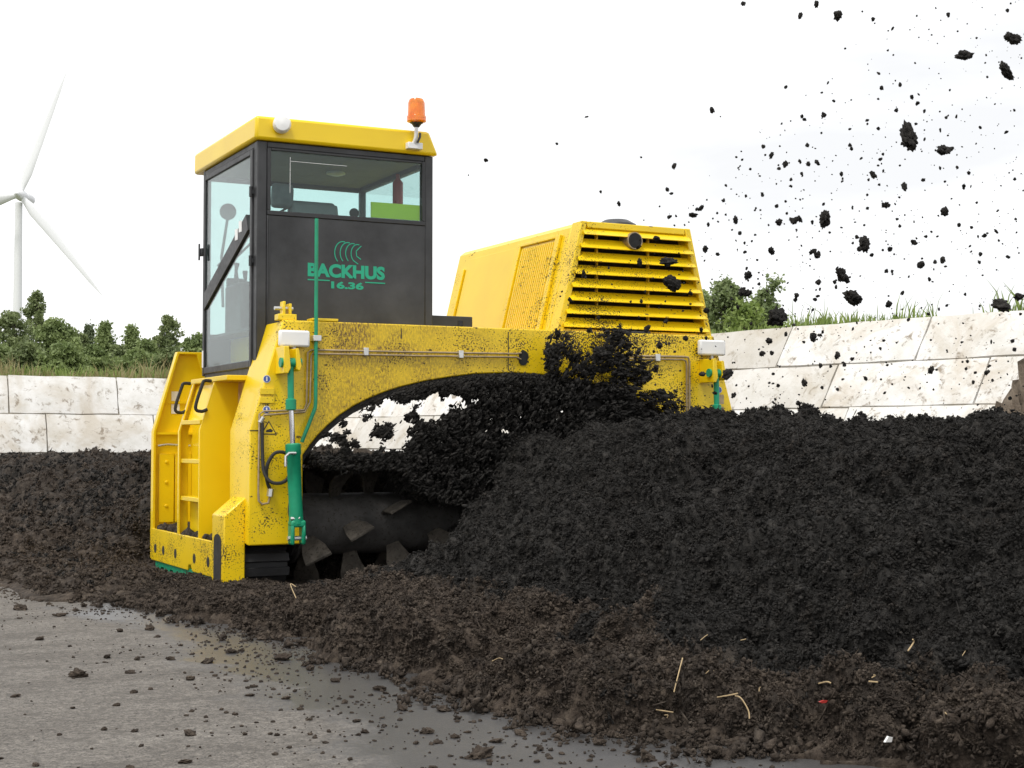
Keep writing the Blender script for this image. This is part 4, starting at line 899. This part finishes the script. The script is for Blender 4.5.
# ---- lettering on the rear panel --------------------------------------------------------------
YT = CY0-.0085
def text(s, x0, x1, z0, z1, bold, parent, name='lettering'):
    cu = bpy.data.curves.new('txt', 'FONT'); cu.body = s; cu.offset = bold; cu.resolution_u = 4
    o = bpy.data.objects.new('txt', cu); COL.objects.link(o); dg = bpy.context.evaluated_depsgraph_get()
    me = bpy.data.meshes.new_from_object(o.evaluated_get(dg)); bpy.data.objects.remove(o)
    V = np.array([v.co[:] for v in me.vertices]); lo, hi = V.min(0), V.max(0)
    mb = MB(); fs = [tuple(p.vertices) for p in me.polygons]; V2 = [(x0+(v[0]-lo[0])/(hi[0]-lo[0])*(x1-x0), YT, z0+(v[1]-lo[1])/(hi[1]-lo[1])*(z1-z0)) for v in V]
    mb.add(V2, fs); return part(name, mb, 'green_print', parent)
text('BACKHUS', 4.842, 5.652, 2.915, 3.050, .05, cab); text('16.36', 5.085, 5.425, 2.808, 2.880, .045, cab)
for a_ in ((4.842, 5.07), (5.44, 5.655)): part('underline', MB().box(*a_, YT-.001, YT, 2.878, 2.890), 'green_print', cab)
for k_ in range(4):
    cx_, cz_, rr_ = 5.205+.052*k_, 3.165, .10-.006*k_
    o_ = [(cx_ + rr_*math.cos(a_)*.85, cz_ + rr_*math.sin(a_)*1.12) for a_ in [R(75+i*12) for i in range(14)]]
    o_ = o_ + [(o_[-1][0]+.05, 3.062)] if k_ == 3 else o_
    wd = [.0045]*len(o_); st2 = MB()
    for (xa, za), (xb, zb) in zip(o_[:-1], o_[1:]):
        dx, dz = xb-xa, zb-za; L_ = math.hypot(dx, dz); nx_, nz_ = -dz/L_*.005, dx/L_*.005
        st2.add([(xa+nx_, YT, za+nz_), (xb+nx_, YT, zb+nz_), (xb-nx_, YT, zb-nz_), (xa-nx_, YT, za-nz_)], [(0, 1, 2, 3)])
    if k_ == 3:
        for (xa, za), (xb, zb) in (((5.40, 3.245), (5.345, 3.19)), ((5.345, 3.19), (5.35, 3.14)), ((5.35, 3.14), (5.395, 3.11))):
            dx, dz = xb-xa, zb-za; L_ = math.hypot(dx, dz); nx_, nz_ = -dz/L_*.005, dx/L_*.005
            st2.add([(xa+nx_, YT, za+nz_), (xb+nx_, YT, zb+nz_), (xb-nx_, YT, zb-nz_), (xa-nx_, YT, za-nz_)], [(0, 1, 2, 3)])
    part('emblem_arc', st2, 'green_print', cab)

# ================================================================== COMPOST IN THE AIR
rg = np.random.default_rng(99)
def inpoly(x, y, P):
    c = np.zeros(len(x), bool); n = len(P)
    for i in range(n):
        (x0, y0), (x1, y1) = P[i], P[i-1]
        h = ((y0 > y) != (y1 > y)) & (x < (x1-x0)*(y-y0)/((y1-y0) + 1e-9) + x0); c ^= h
    return c
# spray thrown out of the tunnel mouth: outline of the cloud in the plane of the mouth
cloudpx = [(306, 452), (322, 433), (342, 414), (372, 397), (402, 385), (452, 375), (500, 368), (528, 356), (545, 343), (553, 333), (566, 344), (575, 360), (590, 352), (598, 336), (607, 327), (620, 330), (628, 350), (643, 366), (662, 382), (676, 410), (668, 425), (600, 470), (520, 520), (470, 520), (430, 500), (405, 490), (398, 470), (330, 470), (312, 462)]
cp = [(p[0], p[2]) for p in (onY(x, y, 13.25) for x, y in cloudpx)]
holes = [(325, 446, 17, 9), (352, 428, 20, 12), (384, 412, 24, 11), (402, 432, 13, 9), (444, 402, 26, 7), (432, 412, 15, 9), (372, 447, 24, 6), (360, 440, 18, 8), (505, 431, 5, 2), (512, 450, 6, 4), (528, 452, 5, 3), (537, 441, 4, 7), (490, 460, 5, 4)]
n = 130000; cx_ = rg.uniform(4.6, 8.9, n); cz_ = rg.uniform(.7, 2.6, n); cy_ = rg.uniform(13.0, 13.85, n)
tight = np.array([inpoly(cx_, cz_, cp)])[0]
px_, py_ = project(np.stack([cx_, cy_, cz_], 1))
nz_ = 2.4*fbm(px_*.09, py_*.12, 5, 4, .6)
hole = np.zeros(n, bool)
for hx_, hy_, a_, b_ in holes: hole |= ((px_-hx_)/a_)**2 + ((py_-hy_)/b_)**2 < 1.5 + nz_
rad = .004 + .018*rg.random(n)**2.5
inarch = inpoly(cx_, cz_, [(4.6, .7)] + [(x, z-.02) for x, z in ap] + [(9.1, .7)])
front = cy_ < 13.32
above = px_ > 545                     # the tongues leap clear of the plate
ok = tight & ~hole & ((cy_ > 13.0) & (inarch | (front & above) | (front & (cz_ < 2.02) & inarch)))
gaps = (fbm(px_*.05, py_*.05, 44, 3) > .22) & (px_ > 560) & (py_ < 412) & (py_ > 338)
ok &= ~gaps
# thin out where the left part hangs in front of the daylight
pts = np.stack([cx_, cy_, cz_], 1)[ok][:30000]; rr_ = rad[ok][:30000]
SHr, Fr = lump_shapes(2, 14, 2.3, 31, .4)
bigp = np.stack([cx_, cy_, cz_], 1)[ok][30000:37000]; bigr = .012 + .026*rg.random(len(bigp))**2
def flight(P_):
    a_ = np.radians(np.interp(P_[:, 0], [4.6, 5.6, 6.6, 7.4, 8.0, 8.8], [25, 40, 62, 70, 0, -50]) + rg.normal(0, 16, len(P_)))
    return np.stack([np.cos(a_), -.35+0*a_, np.sin(a_)], 1)/math.sqrt(1.1225)
m1 = scatter('thrown_compost', pts, rr_, SH1, F1, 0.0, rg, None, (flight(pts), rg.uniform(.3, 2.2, len(pts))))
instanced('thrown_clumps', bigp, bigr*1.25, CB, rg, 'ragged black clumps of compost inside the spray at the tunnel mouth', 'thrown compost')
tag(link('thrown_compost', m1), 'black compost spraying out of the tunnel mouth over the yellow plate', 'thrown compost', kind='stuff')

LS2 = [npmesh('clod', s_, F2, 'compost', True, np.zeros(len(s_))) for s_ in SH2] + [npmesh('clod', s_, F2e, 'compost', True, np.zeros(len(s_))) for s_ in SH2e]
rnd = random.Random(17)
def clod(name, p, r, label, cat, group, stretch=(1, 1, 1), rz=None):
    o = link(name, rnd.choice(LS2), None, p); o.scale = (r*stretch[0], r*stretch[1], r*stretch[2])
    o.rotation_euler = (rnd.uniform(0, 6.3), rnd.uniform(0, 6.3), rnd.uniform(0, 6.3)); return tag(o, label, cat, group)
big = [(1006, 71, 7.5, 'large flying clod nearest the top right corner'), (909, 137, 11, 'widest ragged flying clod in the upper right sky'), (825, 218, 8, 'flying clod alone in mid sky above the green grass'),
 (853, 298, 11, 'large flying clod just above the grass at the wall top'), (777, 318, 13, 'largest flying clod, crossing the top edge of the right wall'), (748, 276, 6, 'flying clod above the rounded shrub'),
 (747, 293, 5, 'flying clod in front of the rounded shrub'), (1001, 305, 8, 'flying clod above the wall near the right edge'), (1019, 297, 7, 'flying clod touching the right edge above the wall'),
 (672, 284, 9, 'ragged clod flying in front of the hood louvres'), (668, 262, 6, 'small clod flying in front of the upper hood louvres'), (727, 374, 6, 'clod flying beside the right edge of the machine'),
 (944, 150, 7, 'flying clod right below the widest one'), (1013, 38, 8, 'ragged flying clod at the right edge near the top'), (964, 55, 6, 'faint flying clod left of the top right clods'), (838, 15, 6, 'upright flying clod at the top of the sky'),
 (600, 352, 8, 'clod flying at the top of the compost spray')]
def flyer(x, y, rpx, label, group):
    Yd = rnd.uniform(10.5, 13.0) if x > 715 else 13.0
    p = onY(x, y, Yd); d = float(np.dot(p-_c, _f)); s_ = (rnd.uniform(.9, 1.3), rnd.uniform(.7, 1), rnd.uniform(.65, .95))
    return clod('flying_clod', p, rpx*d/FPX*.80, label, 'clod', group, s_)
for x, y, r_, lb in big: flyer(x, y, r_, lb, 'compost clods in the air')
mids = [(713, 110, 3), (824, 115, 4), (786, 88, 3), (676, 166, 4), (784, 166, 3), (873, 173, 4.5), (906, 188, 4), (886, 206, 5), (943, 211, 6), (864, 241, 5), (944, 262, 5), (816, 255, 5), (792, 219, 5), (797, 221, 4), (735, 219, 5), (692, 214, 5),
 (700, 210, 4), (672, 194, 4), (671, 217, 4), (771, 251, 4), (813, 253, 4), (890, 247, 5), (864, 243, 6), (843, 176, 4), (773, 156, 3), (799, 161, 3), (807, 163, 3), (743, 292, 4), (845, 277, 5), (820, 283, 5), (840, 275, 5), (887, 306, 6), (857, 300, 6), (922, 264, 5), (915, 243, 4), (796, 300, 4), (813, 251, 4),
 (762, 195, 3), (718, 253, 3), (706, 251, 3), (669, 190, 3), (722, 199, 3), (801, 219, 4), (780, 224, 4), (902, 84, 3), (875, 21, 3), (800, 14, 4), (816, 5, 4), (743, 2, 3), (914, 137, 4), (880, 130, 4), (965, 55, 4), (1001, 305, 4), (655, 237, 3), (640, 247, 2.5), (487, 161, 2.2), (556, 145, 2), (585, 118, 1.6), (620, 205, 2), (470, 175, 1.4), (640, 158, 1.8), (600, 190, 1.6), (556, 335, 4), (545, 352, 4), (690, 293, 3), (640, 300, 3), (590, 330, 4), (640, 262, 3), (648, 330, 4), (661, 345, 5), (640, 352, 5), (571, 300, 3), (600, 316, 3), (705, 310, 4), (700, 330, 4), (735, 395, 3), (837, 354, 4), (853, 360, 3), (805, 384, 5), (812, 338, 4), (865, 380, 4), (770, 340, 4), (930, 372, 3), (985, 372, 5), (800, 405, 4), (760, 353, 4)]
for x, y, r_ in mids: flyer(x+rnd.uniform(-2, 2), y+rnd.uniform(-2, 2), r_*rnd.uniform(.75, 1.05), 'fist sized black clod flying among the thrown compost', 'fist sized clods in the air')
k_ = 0
while k_ < 285:
    x = rnd.uniform(480, 1030); y = rnd.uniform(-5, 400)
    lim = 330 - (x-520)*.75                      # the plume's upper left border
    if y < lim - 40*rnd.random() and rnd.random() > .02: continue
    if y < 110 and rnd.random() > .45: continue
    if 545 < x < 730 and y > 225 and rnd.random() > .45: continue
    if x < 560 and rnd.random() > .08: continue
    flyer(x, y, rnd.uniform(.8, 2.3)*(1.35 if rnd.random() < .25 else 1), 'small black crumb flying through the air', 'small crumbs in the air'); k_ += 1
# finer dust of crumbs in the same plume
n = 1500; fx_ = rg.uniform(540, 1100, n); fy_ = rg.uniform(-40, 410, n); keep = fy_ > 330-(fx_-520)*.78 + rg.normal(0, 25, n)
fx_, fy_ = fx_[keep], fy_[keep]; pp = np.array([onY(x, y, rnd.uniform(10.5, 13.1)) for x, y in zip(fx_, fy_)])
tag(link('flying_crumbs', scatter('flying_crumbs', pp, .004+.009*rg.random(len(pp))**2, SH1, F1, 0.0, rg)), 'fine spray of compost grains hanging in the sky', 'compost grains', kind='stuff')

# ================================================================== LITTER ON THE ASPHALT
LB = [npmesh('lump', s_, F2, 'compost', True, np.full(len(s_), 1.0)) for s_ in SH2+SH2e]
spots = [(208, 663, 8), (78, 677, 11), (107, 658, 6), (190, 680, 7), (15, 697, 5), (117, 706, 4), (104, 730, 5), (190, 735, 7), (36, 766, 5), (186, 763, 7), (40, 640, 6), (60, 616, 6), (120, 632, 6), (150, 630, 8), (137, 660, 5), (232, 653, 6), (170, 660, 6), (133, 693, 5), (300, 710, 4), (250, 696, 4), (286, 699, 5), (245, 735, 4), (310, 735, 4), (345, 703, 5), (365, 733, 5), (427, 733, 9), (455, 738, 6), (480, 757, 13), (443, 711, 9), (403, 710, 7), (310, 670, 7), (335, 682, 6), (282, 660, 9), (300, 632, 7), (262, 640, 6), (160, 615, 6), (205, 620, 7), (500, 716, 8), (520, 735, 7), (497, 742, 6), (416, 744, 5), (350, 760, 4), (275, 755, 4), (235, 715, 4), (420, 692, 8), (380, 690, 7), (150, 595, 9), (20, 610, 7), (90, 600, 9), (540, 750, 8), (560, 728, 9), (600, 745, 10), (650, 760, 9), (690, 755, 9), (620, 738, 7)]
k_ = 0
def litter(x, y, rpx, label, group):
    p = onZ(x, y, GZ); d = float(np.dot(p-_c, _f)); r = rpx*d/FPX
    o = link('compost_lump', rnd.choice(LB), None, (p[0], p[1], GZ + r*.28)); o.scale = (r, r*rnd.uniform(.7, 1), r*.5); o.rotation_euler = (rnd.uniform(-.25, .25), rnd.uniform(-.25, .25), rnd.uniform(0, 6.3))
    return tag(o, label, 'lump', group)
for i, (x, y, r_) in enumerate(spots):
    own = {(208, 663): 'largest lump on the left half of the asphalt, alone', (78, 677): 'flat wide lump near the left edge of the asphalt', (480, 757): 'largest lump at the bottom edge of the asphalt',
           (427, 733): 'lump on the asphalt just above the bottom edge lump', (600, 745): 'lump in the wet strip near the toe at the bottom'}
    litter(x, y, r_*.8, own.get((x, y), 'brown compost lump lying on the grey asphalt'), 'larger compost lumps on the asphalt')
while k_ < 170:
    x = rnd.uniform(-5, 720); y = rnd.uniform(592, 770); p = onZ(x, y, GZ); tx = float(toe_x(np.array([p[1]]))[0])
    if p[0] > tx + .05 or rnd.random() > math.exp(-(tx-p[0])*1.1)*(.25 + 1.5*max(0, float(fbm(np.array([p[0]*1.6]), np.array([p[1]*1.6]), 71, 3)[0])+.25)): continue
    litter(x, y, rnd.choice((1.2, 1.6, 2, 2.4, 3, 3.6, 4.4))*.8, 'small crumb of compost scattered on the grey asphalt', 'small crumbs on the asphalt'); k_ += 1
n = 5200; ly = rg.uniform(4.2, 15, n); lx = toe_x(ly) - rg.exponential(.5, n) + .1
kp = fbm(lx*1.6, ly*1.6, 71, 3) > rg.uniform(-.35, .3, n); lx, ly = lx[kp], ly[kp]; n = len(lx)
pp = np.stack([lx, ly, np.full(n, GZ+.003)], 1)
n2 = 1500; ey = rg.uniform(4.4, 13.5, n2); ex_ = toe_x(ey) + rg.normal(.05, .16, n2); kp = fbm(ex_*1.8, ey*1.8, 73, 3) > -.12; ex_, ey = ex_[kp], ey[kp]
instanced('toe_lumps', np.stack([ex_, ey, np.full(len(ex_), GZ+.012)], 1), .015+.055*rg.random(len(ex_))**2.2, CW, rg, 'broken lumps of compost fringing the toe of the turned windrow', 'compost lumps')
tag(link('asphalt_crumbs', scatter('asphalt_crumbs', pp, .004+.012*rg.random(n)**3, SH1, F1, .8, rg, .7)), 'fine compost crumbs strewn on the asphalt along the toe', 'compost crumbs', kind='stuff')
# straws and odd bits on the toe
def heapz(x, y):
    X, Y, P, H, B = TP; i = int(np.argmin(abs(Y[:, 0]-y))); j = int(np.argmin(abs(X[0]-x))); return P[max(0, i-2):i+3, max(0, j-2):j+3, 2].max()
def hitheap(x, y):
    r = ray(x, y); X, Y, P, H, B = TP; gx_, gy_ = X[0], Y[:, 0]
    for t_ in np.arange(5.0, 16, .006):
        p = _c + r*t_
        j_ = np.searchsorted(gx_, p[0]); i_ = np.searchsorted(gy_, p[1])
        if 2 < j_ < len(gx_)-3 and 2 < i_ < len(gy_)-3 and H[i_, j_] > .02:
            if p[2] < P[i_-2:i_+3, j_-2:j_+3, 2].max() + .03: return p
        if p[2] < GZ: return p
straws = [([(735, 697), (741, 700), (748, 712), (749, 721)], 'bent pale straw lying on the toe at lower right'), ([(674, 694), (679, 676), (682, 660)], 'upright pale straw stuck in the brown toe'),
 ([(718, 700), (729, 697), (738, 696)], 'straight pale straw beside the bent one'), ([(908, 654), (914, 644), (911, 641)], 'tuft of pale straw high on the toe at right'), ([(296, 600), (291, 586), (297, 588)], 'thin straw standing in front of the crawler track'),
 ([(818, 686), (828, 684), (832, 686)], 'short straw above the red scrap'), ([(868, 690), (943, 714), (965, 728)][1:], 'thin straw near the lower right corner'), ([(870, 684), (880, 686)], 'short straw right of the red scrap'), ([(655, 712), (672, 716)], 'short straw at the edge of the toe')]
straws += [([(700+rnd.uniform(-250, 300), 690+rnd.uniform(-60, 55))], 'short thin straw lying loose on the brown toe') for _ in range(9)]
for pts_, lb in straws:
    if len(pts_) == 1:
        a_ = rnd.uniform(0, 6.3); l_ = rnd.uniform(2, 6); x_, y_ = pts_[0]; pts_ = [(x_-l_*math.cos(a_), y_-l_*.6*math.sin(a_)), (x_+1, y_-1.5), (x_+l_*math.cos(a_), y_+l_*.6*math.sin(a_))]
        if onZ(*pts_[1], GZ)[0] < float(toe_x(np.array([onZ(*pts_[1], GZ)[1]]))[0])+.15: continue
    q = [Vector(hitheap(*p)) for p in pts_]; mean = sum((p for p in q), Vector())/len(q)
    q = spl([p + Vector((rnd.gauss(0, .004), rnd.gauss(0, .004), .012+rnd.gauss(0, .004))) for p in q], 5)
    mb = MB().tube([tuple(p) for p in q], .0022 if 'short thin' in lb else .0034, 5); o = link('straw', mb.mesh('straw', 'straw', tuple(q[0])), None, q[0]); tag(o, lb, 'straw', 'straws on the compost')
p = hitheap(823, 706); o = link('red_scrap', MB().prism([(-.022, 0), (.0, .006), (.024, .003), (.012, -.007), (-.012, -.006)], -.006, .006).mesh('red_scrap', 'red_paint'), None, p - ray(823, 706)*.05 + np.array([0, 0, .02])); tag(o, 'small red scrap lying in the brown toe', 'scrap')
p = hitheap(888, 746); o = link('white_scrap', MB().prism([(-.02, -.012), (.0, .012), (.022, .006), (.015, -.014)], -.006, .006).mesh('white_scrap', 'white_plate'), None, p + np.array([0, 0, .03])); tag(o, 'small white scrap in the toe at lower right', 'scrap')
